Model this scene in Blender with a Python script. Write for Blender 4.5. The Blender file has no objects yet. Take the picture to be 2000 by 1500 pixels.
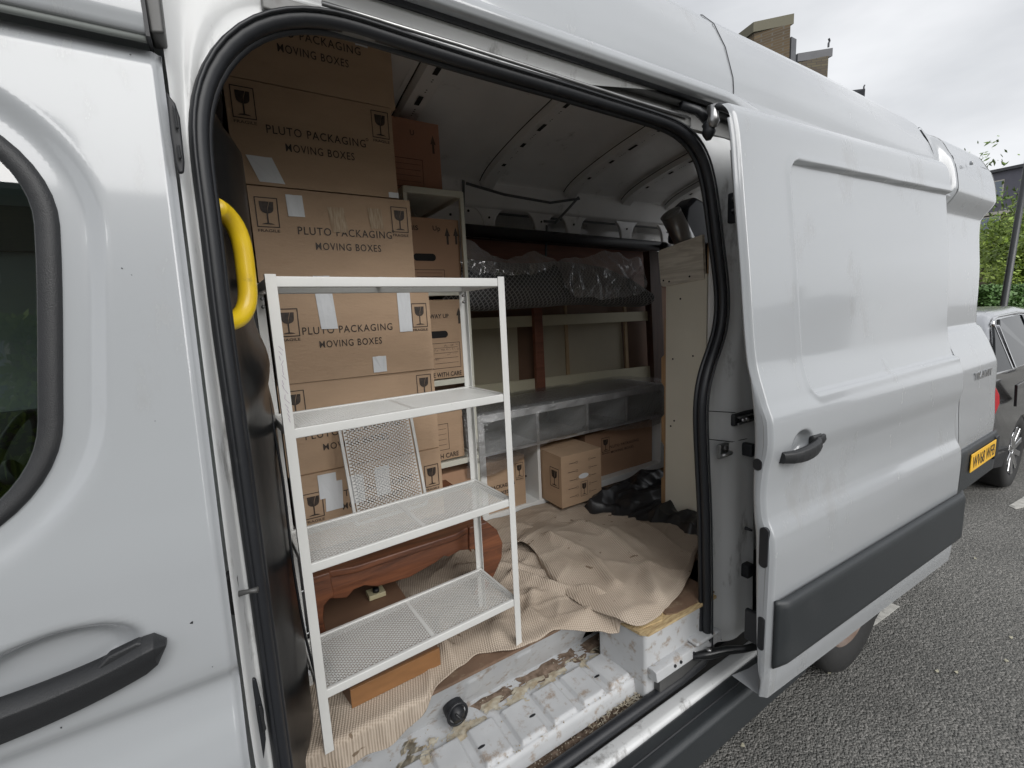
import bpy, bmesh, math, random
from mathutils import Vector, Matrix, noise
random.seed(7)
R = math.radians
sc = bpy.context.scene
col = sc.collection

# ------------------------------------------------------------------ camera

F_PX = 880.0
def _unit(v): return Vector(v).normalized()
_X = _unit((2430-1000, 548-750, F_PX))            # van's long axis in camera space (x right, y down, z forward)
_D = _unit((1310-1000, 6400-750, F_PX))
_D = (_D - _X*_X.dot(_D)).normalized()
_U = -_D
_Y = _U.cross(_X)
ROT = Matrix((_X, _Y, _U))                        # camera space -> place
CAM = Vector((0, 0, 1.66))
camd = bpy.data.cameras.new('camera')
cam = bpy.data.objects.new('camera', camd)
col.objects.link(cam)
m3 = Matrix((ROT.col[0], -ROT.col[1], -ROT.col[2])).transposed()
cam.matrix_world = Matrix.Translation(CAM) @ m3.to_4x4()
camd.sensor_width = 36.0
camd.lens = F_PX/2000*36.0
camd.clip_start = 0.02
camd.clip_end = 600
sc.camera = cam

# ------------------------------------------------------------------ sky and light (overcast day)
SUN_EL, SUN_AZ = R(26), R(182)
w = bpy.data.worlds.new('World'); sc.world = w; w.use_nodes = True
nt = w.node_tree; nt.nodes.clear()
out = nt.nodes.new('ShaderNodeOutputWorld'); bg = nt.nodes.new('ShaderNodeBackground')
sky = nt.nodes.new('ShaderNodeTexSky'); sky.sky_type = 'NISHITA'; sky.sun_disc = False
sky.sun_elevation = SUN_EL; sky.sun_rotation = SUN_AZ
tc = nt.nodes.new('ShaderNodeTexCoord')
mp = nt.nodes.new('ShaderNodeMapping'); mp.inputs['Scale'].default_value = (1, 1, 2.6)
n1 = nt.nodes.new('ShaderNodeTexNoise'); n1.inputs['Scale'].default_value = 2.1; n1.inputs['Detail'].default_value = 5
n1.inputs['Roughness'].default_value = 0.5
cr = nt.nodes.new('ShaderNodeValToRGB')
cr.color_ramp.elements[0].position = 0.3; cr.color_ramp.elements[0].color = (4.9, 5.05, 5.3, 1)
cr.color_ramp.elements[1].position = 0.7; cr.color_ramp.elements[1].color = (8.2, 8.3, 8.5, 1)
mx = nt.nodes.new('ShaderNodeMixRGB'); mx.inputs[0].default_value = 0.94
nt.links.new(tc.outputs['Generated'], mp.inputs[0]); nt.links.new(mp.outputs[0], n1.inputs[0])
nt.links.new(n1.outputs[0], cr.inputs[0]); nt.links.new(sky.outputs[0], mx.inputs[1]); nt.links.new(cr.outputs[0], mx.inputs[2])
nt.links.new(mx.outputs[0], bg.inputs[0]); bg.inputs[1].default_value = 0.0435
nt.links.new(bg.outputs[0], out.inputs[0])
sd = bpy.data.lights.new('sun', 'SUN'); sd.energy = 1.5; sd.angle = R(60); sd.color = (1, .985, .965)
so = bpy.data.objects.new('sun', sd); col.objects.link(so)
dirv = Vector((math.sin(SUN_AZ)*math.cos(SUN_EL), math.cos(SUN_AZ)*math.cos(SUN_EL), math.sin(SUN_EL)))
so.rotation_euler = dirv.to_track_quat('Z', 'Y').to_euler()
sc.view_settings.view_transform = 'Standard'; sc.view_settings.look = 'None'
sc.view_settings.exposure = 1.48; sc.view_settings.gamma = 1.0
sc.cycles.use_denoising = True
sc.cycles.max_bounces = 12; sc.cycles.diffuse_bounces = 10; sc.cycles.glossy_bounces = 4
sc.cycles.transmission_bounces = 6; sc.cycles.transparent_max_bounces = 12
sc.cycles.caustics_reflective = False; sc.cycles.caustics_refractive = False
sc.cycles.sample_clamp_indirect = 10

# ------------------------------------------------------------------ survey: a sight line met with a plane of the place
def ray(u, v): return ROT @ _unit((u-1000, v-750, F_PX))
def aty(u, v, y): r = ray(u, v); return r*(y/r[1]) + CAM
def atz(u, v, z): r = ray(u, v); return r*((z-CAM[2])/r[2]) + CAM
def atx(u, v, x): r = ray(u, v); return r*(x/r[0]) + CAM
def lerp(a, b, t): return a + (b-a)*t
def interp(tab, z):
    """monotone cubic through a table of knots"""
    n = len(tab)
    if z <= tab[0][0]: return tab[0][1]
    if z >= tab[-1][0]: return tab[-1][1]
    i = next(k for k in range(n-1) if z <= tab[k+1][0])
    def slope(k): return (tab[k+1][1]-tab[k][1])/(tab[k+1][0]-tab[k][0])
    def tan(k):
        if k == 0: return slope(0)
        if k == n-1: return slope(n-2)
        a, b = slope(k-1), slope(k)
        return 0 if a*b <= 0 else 2*a*b/(a+b)
    h = tab[i+1][0]-tab[i][0]; t = (z-tab[i][0])/h; a, b = tab[i][1], tab[i+1][1]; m0, m1 = tan(i)*h, tan(i+1)*h
    return (2*t**3-3*t*t+1)*a + (t**3-2*t*t+t)*m0 + (-2*t**3+3*t*t)*b + (t**3-t*t)*m1
def sstep(a, b, x):
    t = max(0.0, min(1.0, (x-a)/(b-a))); return t*t*(3-2*t)

# ------------------------------------------------------------------ materials
def mat(name, c, rough=0.5, metal=0.0, var=0.0, vscale=3.0, c2=None, bump=0.0, bscale=60.0, coat=0.0, dirt=0.0, dscale=6.0,
        dcol=(.10, .08, .06), dthr=0.58, spec=None, stretch=(1, 1, 1), detail=6):
    m = bpy.data.materials.new(name); m.use_nodes = True
    n = m.node_tree; p = n.nodes['Principled BSDF']
    p.inputs['Roughness'].default_value = rough; p.inputs['Metallic'].default_value = metal
    if coat: p.inputs['Coat Weight'].default_value = coat; p.inputs['Coat Roughness'].default_value = 0.06
    if spec is not None: p.inputs['Specular IOR Level'].default_value = spec
    t = n.nodes.new('ShaderNodeTexCoord'); mpn = n.nodes.new('ShaderNodeMapping'); mpn.inputs['Scale'].default_value = stretch
    n.links.new(t.outputs['Object'], mpn.inputs[0])
    last = None
    rgb = n.nodes.new('ShaderNodeRGB'); rgb.outputs[0].default_value = (*c, 1); last = rgb.outputs[0]
    if var:
        nz = n.nodes.new('ShaderNodeTexNoise'); nz.inputs['Scale'].default_value = vscale; nz.inputs['Detail'].default_value = detail
        n.links.new(mpn.outputs[0], nz.inputs[0])
        r = n.nodes.new('ShaderNodeValToRGB'); r.color_ramp.elements[0].position = .32; r.color_ramp.elements[1].position = .68
        cc = c2 or tuple(x*(1-var) for x in c)
        r.color_ramp.elements[0].color = (*cc, 1); r.color_ramp.elements[1].color = (*c, 1)
        n.links.new(nz.outputs[0], r.inputs[0]); last = r.outputs[0]
    if dirt:
        nz = n.nodes.new('ShaderNodeTexNoise'); nz.inputs['Scale'].default_value = dscale; nz.inputs['Detail'].default_value = 10
        nz.inputs['Roughness'].default_value = .68
        n.links.new(mpn.outputs[0], nz.inputs[0])
        r = n.nodes.new('ShaderNodeValToRGB'); r.color_ramp.elements[0].position = dthr; r.color_ramp.elements[1].position = dthr+.12
        r.color_ramp.elements[0].color = (0, 0, 0, 1); r.color_ramp.elements[1].color = (dirt, dirt, dirt, 1)
        n.links.new(nz.outputs[0], r.inputs[0])
        mm = n.nodes.new('ShaderNodeMixRGB'); mm.inputs[2].default_value = (*dcol, 1)
        n.links.new(r.outputs[0], mm.inputs[0]); n.links.new(last, mm.inputs[1]); last = mm.outputs[0]
        rr = n.nodes.new('ShaderNodeMath'); rr.operation = 'MULTIPLY_ADD'; rr.inputs[1].default_value = .4; rr.inputs[2].default_value = rough
        n.links.new(r.outputs[0], rr.inputs[0]); n.links.new(rr.outputs[0], p.inputs['Roughness'])
    n.links.new(last, p.inputs['Base Color'])
    if bump:
        nz = n.nodes.new('ShaderNodeTexNoise'); nz.inputs['Scale'].default_value = bscale; nz.inputs['Detail'].default_value = 4
        n.links.new(mpn.outputs[0], nz.inputs[0])
        b = n.nodes.new('ShaderNodeBump'); b.inputs['Strength'].default_value = bump; b.inputs['Distance'].default_value = .004
        n.links.new(nz.outputs[0], b.inputs['Height']); n.links.new(b.outputs[0], p.inputs['Normal'])
    return m

PAINT = mat('white_paint', (.36, .375, .39), .24, var=.05, vscale=1.2, coat=.9, dirt=.38, dscale=5, dcol=(.24, .235, .22), dthr=.58, stretch=(1, 1, .35))
JAMB = mat('jamb_paint', (.68, .69, .69), .42, var=.10, vscale=5, coat=.2, dirt=.75, dscale=7, dcol=(.12, .11, .10), dthr=.57, stretch=(1.6, 1.6, .5))
INNER = mat('inner_paint', (.84, .84, .83), .33, var=.12, vscale=3, dirt=.4, dscale=9, dcol=(.14, .13, .12), dthr=.60, coat=.3)
STEPW = mat('step_paint', (.50, .51, .52), .45, var=.12, vscale=8, dirt=.75, dscale=24, dcol=(.26, .19, .13), dthr=.54, bump=.15, bscale=40)
PLASTIC = mat('dark_plastic', (.018, .019, .021), .46, var=.25, vscale=2, bump=.25, bscale=700, dirt=.25, dscale=7, dcol=(.05, .05, .05), dthr=.6)
TRIM = mat('grey_cladding', (.026, .030, .033), .42, var=.2, vscale=2, bump=.2, bscale=600, dirt=.2, dscale=4, dcol=(.06, .06, .06), dthr=.6)
RUBBER = mat('rubber', (.013, .0145, .018), .46, var=.3, vscale=5, dirt=.35, dscale=14, dcol=(.06, .06, .06), dthr=.62)
BLACKP = mat('black_moulding', (.009, .010, .011), .30, var=.3, vscale=3, bump=.1, bscale=30)
RAIL = mat('dark_rail', (.10, .10, .098), .5, metal=.3, var=.3, vscale=8)
RECESS = mat('rail_recess', (.20, .20, .195), .5, var=.2, vscale=6, dirt=.4)
STEEL = mat('steel', (.42, .42, .42), .32, metal=.9, var=.3, vscale=20)
CHROME = mat('chrome', (.7, .7, .71), .15, metal=1.0)
YELLOW = mat('yellow_paint', (.80, .56, .012), .38, var=.10, vscale=14, c2=(.66, .44, .015), coat=.2, dirt=.5, dscale=18, dcol=(.10, .07, .02), dthr=.68)
RACKW = mat('rack_white', (.60, .60, .58), .38, var=.06, vscale=6, dirt=.6, dscale=45, dcol=(.28, .24, .20), dthr=.67)
RACKC = mat('rack_cream', (.60, .60, .52), .4, var=.08, vscale=5)
CARD = mat('cardboard', (.46, .32, .21), .78, var=.10, vscale=5, bump=.3, bscale=45, stretch=(1, 1, 3), dirt=.12, dscale=8, dcol=(.22, .13, .08))
CARDD = mat('cardboard_dark', (.40, .245, .155), .78, var=.12, vscale=5, bump=.12, bscale=120)
CARDR = mat('cardboard_red', (.36, .18, .115), .75, var=.12, vscale=5, bump=.1, bscale=100)
INK = mat('ink', (.022, .016, .012), .6, var=.35, vscale=90, c2=(.06, .04, .03))
INKF = mat('faded_ink', (.10, .06, .04), .7, var=.3, vscale=60)
TAPE = mat('white_tape', (.70, .72, .74), .5, var=.05, vscale=12, bump=.3, bscale=50)
TORN = mat('torn_card', (.50, .40, .29), .85, var=.35, vscale=60, c2=(.36, .25, .16), stretch=(4, 1, .5))
CREAM = mat('cream_board', (.74, .72, .62), .48, var=.06, vscale=4, dirt=.35, dscale=14, dcol=(.3, .25, .17), dthr=.66)
CREAMD = mat('cream_slat', (.68, .64, .48), .5, var=.08, vscale=6, stretch=(1, 1, 1))
WHITEM = mat('white_melamine', (.74, .75, .74), .4, var=.05, vscale=4)
DBROWN = mat('dark_wood', (.095, .048, .034), .45, var=.4, vscale=4, stretch=(8, 8, 1))
RBROWN = mat('red_wood', (.27, .105, .065), .42, var=.3, vscale=5, stretch=(1, 8, 10))
BEIGE = mat('beige_panel', (.50, .45, .34), .55, var=.12, vscale=2.5)
BATTEN = mat('batten', (.48, .34, .20), .6, var=.2, vscale=12)
PINE = mat('raw_pine', (.46, .29, .15), .65, var=.3, vscale=10, stretch=(6, 6, 1))
ORANGE = mat('orange_wood', (.27, .13, .05), .48, var=.22, vscale=5, stretch=(2, 6, 8), coat=.1)
VENEER = mat('brown_board', (.21, .12, .075), .6, var=.2, vscale=5)
PLY = mat('old_plywood', (.20, .125, .082), .7, var=.35, vscale=9, dirt=.6, dscale=16, dcol=(.34, .27, .18), dthr=.56, bump=.3, bscale=80)
PLYEDGE = mat('split_ply', (.55, .43, .24), .75, var=.4, vscale=30, c2=(.30, .2, .1), bump=.5, bscale=60, stretch=(1, 6, 8))
BAG = mat('black_polythene', (.022, .022, .024), .36, var=.3, vscale=6, bump=.3, bscale=10)
NAVY = mat('navy_case', (.012, .015, .028), .35, var=.2, vscale=3)
FOAM = mat('black_foam', (.035, .036, .042), .55, var=.2, vscale=6)
STRAP = mat('webbing', (.10, .105, .11), .7, var=.2, vscale=40)
SUVP = mat('graphite_paint', (.045, .043, .045), .22, metal=.5, var=.05, coat=1)
SILVER = mat('silver_paint', (.36, .37, .39), .25, metal=.4, coat=.8)
TYRE = mat('tyre', (.018, .018, .018), .8, bump=.3, bscale=80)
RED = mat('tail_lamp_red', (.40, .012, .02), .12, coat=1)
AMBER = mat('plate_yellow', (.80, .46, .03), .35)
BRICK = mat('dark_ply', (.1, .1, .1), .8)
HAND = mat('pen', (.04, .03, .03), .6)
PEN = mat('purple_pen', (.25, .14, .26), .6)

def wood(name, c, c2, scale=9, axis=0, rough=.42, dist=3.0):
    m = bpy.data.materials.new(name); m.use_nodes = True; n = m.node_tree; p = n.nodes['Principled BSDF']
    t = n.nodes.new('ShaderNodeTexCoord'); mpn = n.nodes.new('ShaderNodeMapping')
    s = [scale*1.0]*3; s[axis] = scale*.09; mpn.inputs['Scale'].default_value = s
    nz = n.nodes.new('ShaderNodeTexNoise'); nz.inputs['Scale'].default_value = 4; nz.inputs['Detail'].default_value = 9; nz.inputs['Distortion'].default_value = dist*.3
    nz.inputs['Roughness'].default_value = .65
    n.links.new(t.outputs['Object'], mpn.inputs[0]); n.links.new(mpn.outputs[0], nz.inputs[0])
    r = n.nodes.new('ShaderNodeValToRGB'); r.color_ramp.elements[0].position = .35; r.color_ramp.elements[1].position = .62
    r.color_ramp.elements[0].color = (*c2, 1); r.color_ramp.elements[1].color = (*c, 1)
    n.links.new(nz.outputs[0], r.inputs[0]); n.links.new(r.outputs[0], p.inputs['Base Color'])
    b = n.nodes.new('ShaderNodeBump'); b.inputs['Strength'].default_value = .2; b.inputs['Distance'].default_value = .003
    n.links.new(nz.outputs[0], b.inputs['Height']); n.links.new(b.outputs[0], p.inputs['Normal'])
    p.inputs['Roughness'].default_value = rough; p.inputs['Coat Weight'].default_value = .15
    return m
MAHOG = wood('carved_wood', (.19, .068, .030), (.075, .027, .014), 9, 0)
DRIFT = wood('weathered_cream', (.72, .69, .61), (.46, .43, .37), 10, 1, .6)

def glassy(name, c, alpha, rough=.05, bump=0, bscale=20, kind='noise', transl=0.0, diffc=(.5, .5, .5)):
    """thin film or pane: part see-through, part gloss, part pale diffuse"""
    m = bpy.data.materials.new(name); m.use_nodes = True; n = m.node_tree; n.nodes.clear()
    o = n.nodes.new('ShaderNodeOutputMaterial'); tr = n.nodes.new('ShaderNodeBsdfTransparent'); tr.inputs[0].default_value = (*c, 1)
    gl = n.nodes.new('ShaderNodeBsdfGlossy'); gl.inputs['Roughness'].default_value = rough; gl.inputs[0].default_value = (.95, .95, .95, 1)
    fr = n.nodes.new('ShaderNodeFresnel'); fr.inputs[0].default_value = 1.5
    mf = n.nodes.new('ShaderNodeMath'); mf.operation = 'MULTIPLY_ADD'; mf.inputs[1].default_value = 1.0; mf.inputs[2].default_value = 1-alpha
    n.links.new(fr.outputs[0], mf.inputs[0])
    ms = n.nodes.new('ShaderNodeMixShader'); n.links.new(mf.outputs[0], ms.inputs[0]); n.links.new(tr.outputs[0], ms.inputs[1]); n.links.new(gl.outputs[0], ms.inputs[2])
    last = ms.outputs[0]
    if transl:
        df = n.nodes.new('ShaderNodeBsdfDiffuse'); df.inputs[0].default_value = (*diffc, 1)
        m2 = n.nodes.new('ShaderNodeMixShader'); m2.inputs[0].default_value = transl
        n.links.new(last, m2.inputs[1]); n.links.new(df.outputs[0], m2.inputs[2]); last = m2.outputs[0]
    if bump:
        t = n.nodes.new('ShaderNodeTexCoord')
        if kind == 'bubble':
            nz = n.nodes.new('ShaderNodeTexVoronoi'); nz.inputs['Scale'].default_value = bscale; oo = nz.outputs['Distance']
        else:
            nz = n.nodes.new('ShaderNodeTexNoise'); nz.inputs['Scale'].default_value = bscale; nz.inputs['Detail'].default_value = 5; oo = nz.outputs[0]
        n.links.new(t.outputs['Object'], nz.inputs[0])
        b = n.nodes.new('ShaderNodeBump'); b.inputs['Strength'].default_value = bump; b.inputs['Distance'].default_value = .01
        n.links.new(oo, b.inputs['Height']); n.links.new(b.outputs[0], gl.inputs['Normal']); n.links.new(b.outputs[0], fr.inputs['Normal'])
        if transl: n.links.new(b.outputs[0], df.inputs['Normal'])
    n.links.new(last, o.inputs[0])
    return m
GLASS = glassy('tinted_glass', (.55, .70, .62), .90, .01)
GLASSD = glassy('dark_glass', (.12, .14, .15), .96, .02)
FILM = glassy('clear_film', (.88, .88, .90), .88, .12, 1.0, 16, transl=.17, diffc=(.75, .75, .78))
BUBBLE = glassy('bubble_film', (.95, .95, .96), .99, .20, .6, 75, 'bubble', transl=.07, diffc=(.75, .76, .78))
GLOSSG = glassy('house_glass', (.05, .06, .07), .88, .03)

def checker_mat(name, a, b_, scale, rot=45, rough=.7):
    m = bpy.data.materials.new(name); m.use_nodes = True; n = m.node_tree; p = n.nodes['Principled BSDF']; p.inputs['Roughness'].default_value = rough
    t = n.nodes.new('ShaderNodeTexCoord'); mpn = n.nodes.new('ShaderNodeMapping'); mpn.inputs['Rotation'].default_value = (0, R(rot), 0)
    n.links.new(t.outputs['Object'], mpn.inputs[0])
    sx = n.nodes.new('ShaderNodeSeparateXYZ'); n.links.new(mpn.outputs[0], sx.inputs[0])
    outs = []
    for k in ('X', 'Z'):
        a1 = n.nodes.new('ShaderNodeMath'); a1.operation = 'MULTIPLY'; a1.inputs[1].default_value = scale; n.links.new(sx.outputs[k], a1.inputs[0])
        a2 = n.nodes.new('ShaderNodeMath'); a2.operation = 'SINE'; n.links.new(a1.outputs[0], a2.inputs[0])
        a3 = n.nodes.new('ShaderNodeMath'); a3.operation = 'ABSOLUTE'; n.links.new(a2.outputs[0], a3.inputs[0]); outs.append(a3)
    mn = n.nodes.new('ShaderNodeMath'); mn.operation = 'MINIMUM'; n.links.new(outs[0].outputs[0], mn.inputs[0]); n.links.new(outs[1].outputs[0], mn.inputs[1])
    r = n.nodes.new('ShaderNodeValToRGB'); r.color_ramp.elements[0].position = .22; r.color_ramp.elements[1].position = .42
    r.color_ramp.elements[0].color = (*b_, 1); r.color_ramp.elements[1].color = (*a, 1)
    n.links.new(mn.outputs[0], r.inputs[0]); n.links.new(r.outputs[0], p.inputs['Base Color'])
    b = n.nodes.new('ShaderNodeBump'); b.inputs['Strength'].default_value = .5; b.inputs['Distance'].default_value = .004; b.invert = True
    n.links.new(mn.outputs[0], b.inputs['Height']); n.links.new(b.outputs[0], p.inputs['Normal'])
    return m
PAD = checker_mat('diamond_fabric', (.07, .073, .08), (.34, .35, .36), 170)

def knit():
    m = bpy.data.materials.new('knit_sheet'); m.use_nodes = True; n = m.node_tree; p = n.nodes['Principled BSDF']; p.inputs['Roughness'].default_value = .95
    p.inputs['Specular IOR Level'].default_value = .1
    t = n.nodes.new('ShaderNodeTexCoord'); mpn = n.nodes.new('ShaderNodeMapping'); mpn.inputs['Rotation'].default_value = (0, 0, R(18))
    n.links.new(t.outputs['Object'], mpn.inputs[0])
    wv = n.nodes.new('ShaderNodeTexWave'); wv.inputs['Scale'].default_value = 44; wv.inputs['Distortion'].default_value = 1.2; wv.inputs['Detail'].default_value = 2; wv.inputs['Detail Scale'].default_value = .6
    wv.bands_direction = 'X'
    w2 = n.nodes.new('ShaderNodeTexWave'); w2.inputs['Scale'].default_value = 54; w2.bands_direction = 'Y'; w2.inputs['Distortion'].default_value = 1.0
    n.links.new(mpn.outputs[0], wv.inputs[0]); n.links.new(mpn.outputs[0], w2.inputs[0])
    mul = n.nodes.new('ShaderNodeMath'); mul.operation = 'MULTIPLY_ADD'; mul.inputs[1].default_value = .5
    n.links.new(w2.outputs['Fac'], mul.inputs[0]); n.links.new(wv.outputs['Fac'], mul.inputs[2])
    r = n.nodes.new('ShaderNodeValToRGB'); r.color_ramp.elements[0].position = .1; r.color_ramp.elements[1].position = 1.0
    r.color_ramp.elements[0].color = (.34, .28, .22, 1); r.color_ramp.elements[1].color = (.52, .44, .36, 1)
    n.links.new(mul.outputs[0], r.inputs[0])
    nz = n.nodes.new('ShaderNodeTexNoise'); nz.inputs['Scale'].default_value = 3.5; nz.inputs['Detail'].default_value = 8
    n.links.new(t.outputs['Object'], nz.inputs[0])
    r2 = n.nodes.new('ShaderNodeValToRGB'); r2.color_ramp.elements[0].position = .35; r2.color_ramp.elements[1].position = .6
    r2.color_ramp.elements[0].color = (.80, .78, .76, 1); r2.color_ramp.elements[1].color = (1, 1, 1, 1)
    n.links.new(nz.outputs[0], r2.inputs[0])
    mm = n.nodes.new('ShaderNodeMixRGB'); mm.blend_type = 'MULTIPLY'; mm.inputs[0].default_value = 1
    n.links.new(r.outputs[0], mm.inputs[1]); n.links.new(r2.outputs[0], mm.inputs[2])
    n3 = n.nodes.new('ShaderNodeTexNoise'); n3.inputs['Scale'].default_value = 26; n3.inputs['Detail'].default_value = 2
    n.links.new(t.outputs['Object'], n3.inputs[0])
    r3 = n.nodes.new('ShaderNodeValToRGB'); r3.color_ramp.elements[0].position = .71; r3.color_ramp.elements[1].position = .74
    r3.color_ramp.elements[0].color = (0, 0, 0, 1); r3.color_ramp.elements[1].color = (.8, .8, .8, 1)
    n.links.new(n3.outputs[0], r3.inputs[0])
    m3_ = n.nodes.new('ShaderNodeMixRGB'); m3_.inputs[2].default_value = (.12, .08, .05, 1)
    n.links.new(r3.outputs[0], m3_.inputs[0]); n.links.new(mm.outputs[0], m3_.inputs[1])
    n.links.new(m3_.outputs[0], p.inputs['Base Color'])
    b = n.nodes.new('ShaderNodeBump'); b.inputs['Strength'].default_value = .55; b.inputs['Distance'].default_value = .003
    n.links.new(mul.outputs[0], b.inputs['Height']); n.links.new(b.outputs[0], p.inputs['Normal'])
    return m
KNIT = knit()

def asphalt():
    m = bpy.data.materials.new('asphalt'); m.use_nodes = True; n = m.node_tree; p = n.nodes['Principled BSDF']
    t = n.nodes.new('ShaderNodeTexCoord')
    v = n.nodes.new('ShaderNodeTexVoronoi'); v.inputs['Scale'].default_value = 125; n.links.new(t.outputs['Object'], v.inputs[0])
    v2 = n.nodes.new('ShaderNodeTexVoronoi'); v2.inputs['Scale'].default_value = 60; v2.inputs['Randomness'].default_value = 1; n.links.new(t.outputs['Object'], v2.inputs[0])
    nz = n.nodes.new('ShaderNodeTexNoise'); nz.inputs['Scale'].default_value = .9; nz.inputs['Detail'].default_value = 8; n.links.new(t.outputs['Object'], nz.inputs[0])
    hs = n.nodes.new('ShaderNodeSeparateColor'); n.links.new(v.outputs['Color'], hs.inputs[0])
    r = n.nodes.new('ShaderNodeValToRGB'); e = r.color_ramp.elements
    e[0].position = 0; e[0].color = (.115, .115, .108, 1); e[1].position = 1; e[1].color = (.30, .29, .27, 1)
    a = e.new(.55); a.color = (.165, .162, .15, 1)
    n.links.new(hs.outputs[0], r.inputs[0])
    r2 = n.nodes.new('ShaderNodeValToRGB'); r2.color_ramp.elements[0].position = .3; r2.color_ramp.elements[1].position = .7
    r2.color_ramp.elements[0].color = (.58, .58, .58, 1); r2.color_ramp.elements[1].color = (1.1, 1.1, 1.1, 1); n.links.new(nz.outputs[0], r2.inputs[0])
    mm = n.nodes.new('ShaderNodeMixRGB'); mm.blend_type = 'MULTIPLY'; mm.inputs[0].default_value = 1
    n.links.new(r.outputs[0], mm.inputs[1]); n.links.new(r2.outputs[0], mm.inputs[2]); n.links.new(mm.outputs[0], p.inputs['Base Color'])
    ad = n.nodes.new('ShaderNodeMath'); ad.operation = 'ADD'; n.links.new(v.outputs['Distance'], ad.inputs[0]); n.links.new(v2.outputs['Distance'], ad.inputs[1])
    b = n.nodes.new('ShaderNodeBump'); b.invert = True; b.inputs['Strength'].default_value = 1; b.inputs['Distance'].default_value = .006
    n.links.new(ad.outputs[0], b.inputs['Height']); n.links.new(b.outputs[0], p.inputs['Normal']); p.inputs['Roughness'].default_value = .75
    return m
ASPHALT = asphalt()

def brickmat(name, c1, c2, mortar, scale=1.0):
    m = bpy.data.materials.new(name); m.use_nodes = True; n = m.node_tree; p = n.nodes['Principled BSDF']; p.inputs['Roughness'].default_value = .85
    t = n.nodes.new('ShaderNodeTexCoord'); mpn = n.nodes.new('ShaderNodeMapping'); mpn.inputs['Rotation'].default_value = (R(90), 0, 0)
    n.links.new(t.outputs['Object'], mpn.inputs[0])
    b = n.nodes.new('ShaderNodeTexBrick'); b.inputs['Scale'].default_value = 1/scale
    b.inputs['Color1'].default_value = (*c1, 1); b.inputs['Color2'].default_value = (*c2, 1); b.inputs['Mortar'].default_value = (*mortar, 1)
    b.inputs['Brick Width'].default_value = .22; b.inputs['Row Height'].default_value = .075; b.inputs['Mortar Size'].default_value = .008
    n.links.new(mpn.outputs[0], b.inputs[0]); n.links.new(b.outputs[0], p.inputs['Base Color'])
    return m
BR_Y = brickmat('stock_brick', (.15, .105, .055), (.09, .065, .04), (.13, .12, .10))
BR_D = brickmat('dark_brick', (.10, .085, .05), (.065, .05, .035), (.045, .04, .035))
BR_R = brickmat('red_brick', (.26, .12, .08), (.19, .09, .06), (.3, .28, .25))
SLATE = mat('slate', (.06, .062, .07), .6, var=.3, vscale=3)
RENDERW = mat('stone_trim', (.45, .43, .38), .8, var=.1)
GREYB = mat('grey_cladding_block', (.10, .10, .125), .6, var=.1)
LEAF = [mat('leaf_a', (.22, .33, .035), .55, var=.3, vscale=2), mat('leaf_b', (.12, .20, .025), .55, var=.3, vscale=2), mat('leaf_c', (.28, .38, .06), .55, var=.3, vscale=2)]
HEDGE = mat('hedge_leaf', (.08, .17, .035), .6, var=.4, vscale=4)
BARK = mat('bark', (.06, .045, .03), .9, bump=.5, bscale=20)
POLE = mat('black_pole', (.018, .02, .022), .4)
MARK = mat('road_paint', (.58, .57, .53), .7, var=.25, vscale=20, dirt=.7, dscale=14, dcol=(.12, .12, .12), dthr=.52)
DIRT = mat('dirt', (.24, .175, .13), .95, var=.5, vscale=40, c2=(.09, .06, .04), bump=1.0, bscale=120)
CRUST = mat('cream_crust', (.46, .43, .35), .85, var=.4, vscale=40, c2=(.3, .24, .16), bump=.8, bscale=70)
SEATM = mat('seat_fabric', (.035, .036, .04), .9)
INTGREY = mat('cab_grey', (.10, .105, .10), .7)

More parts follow.
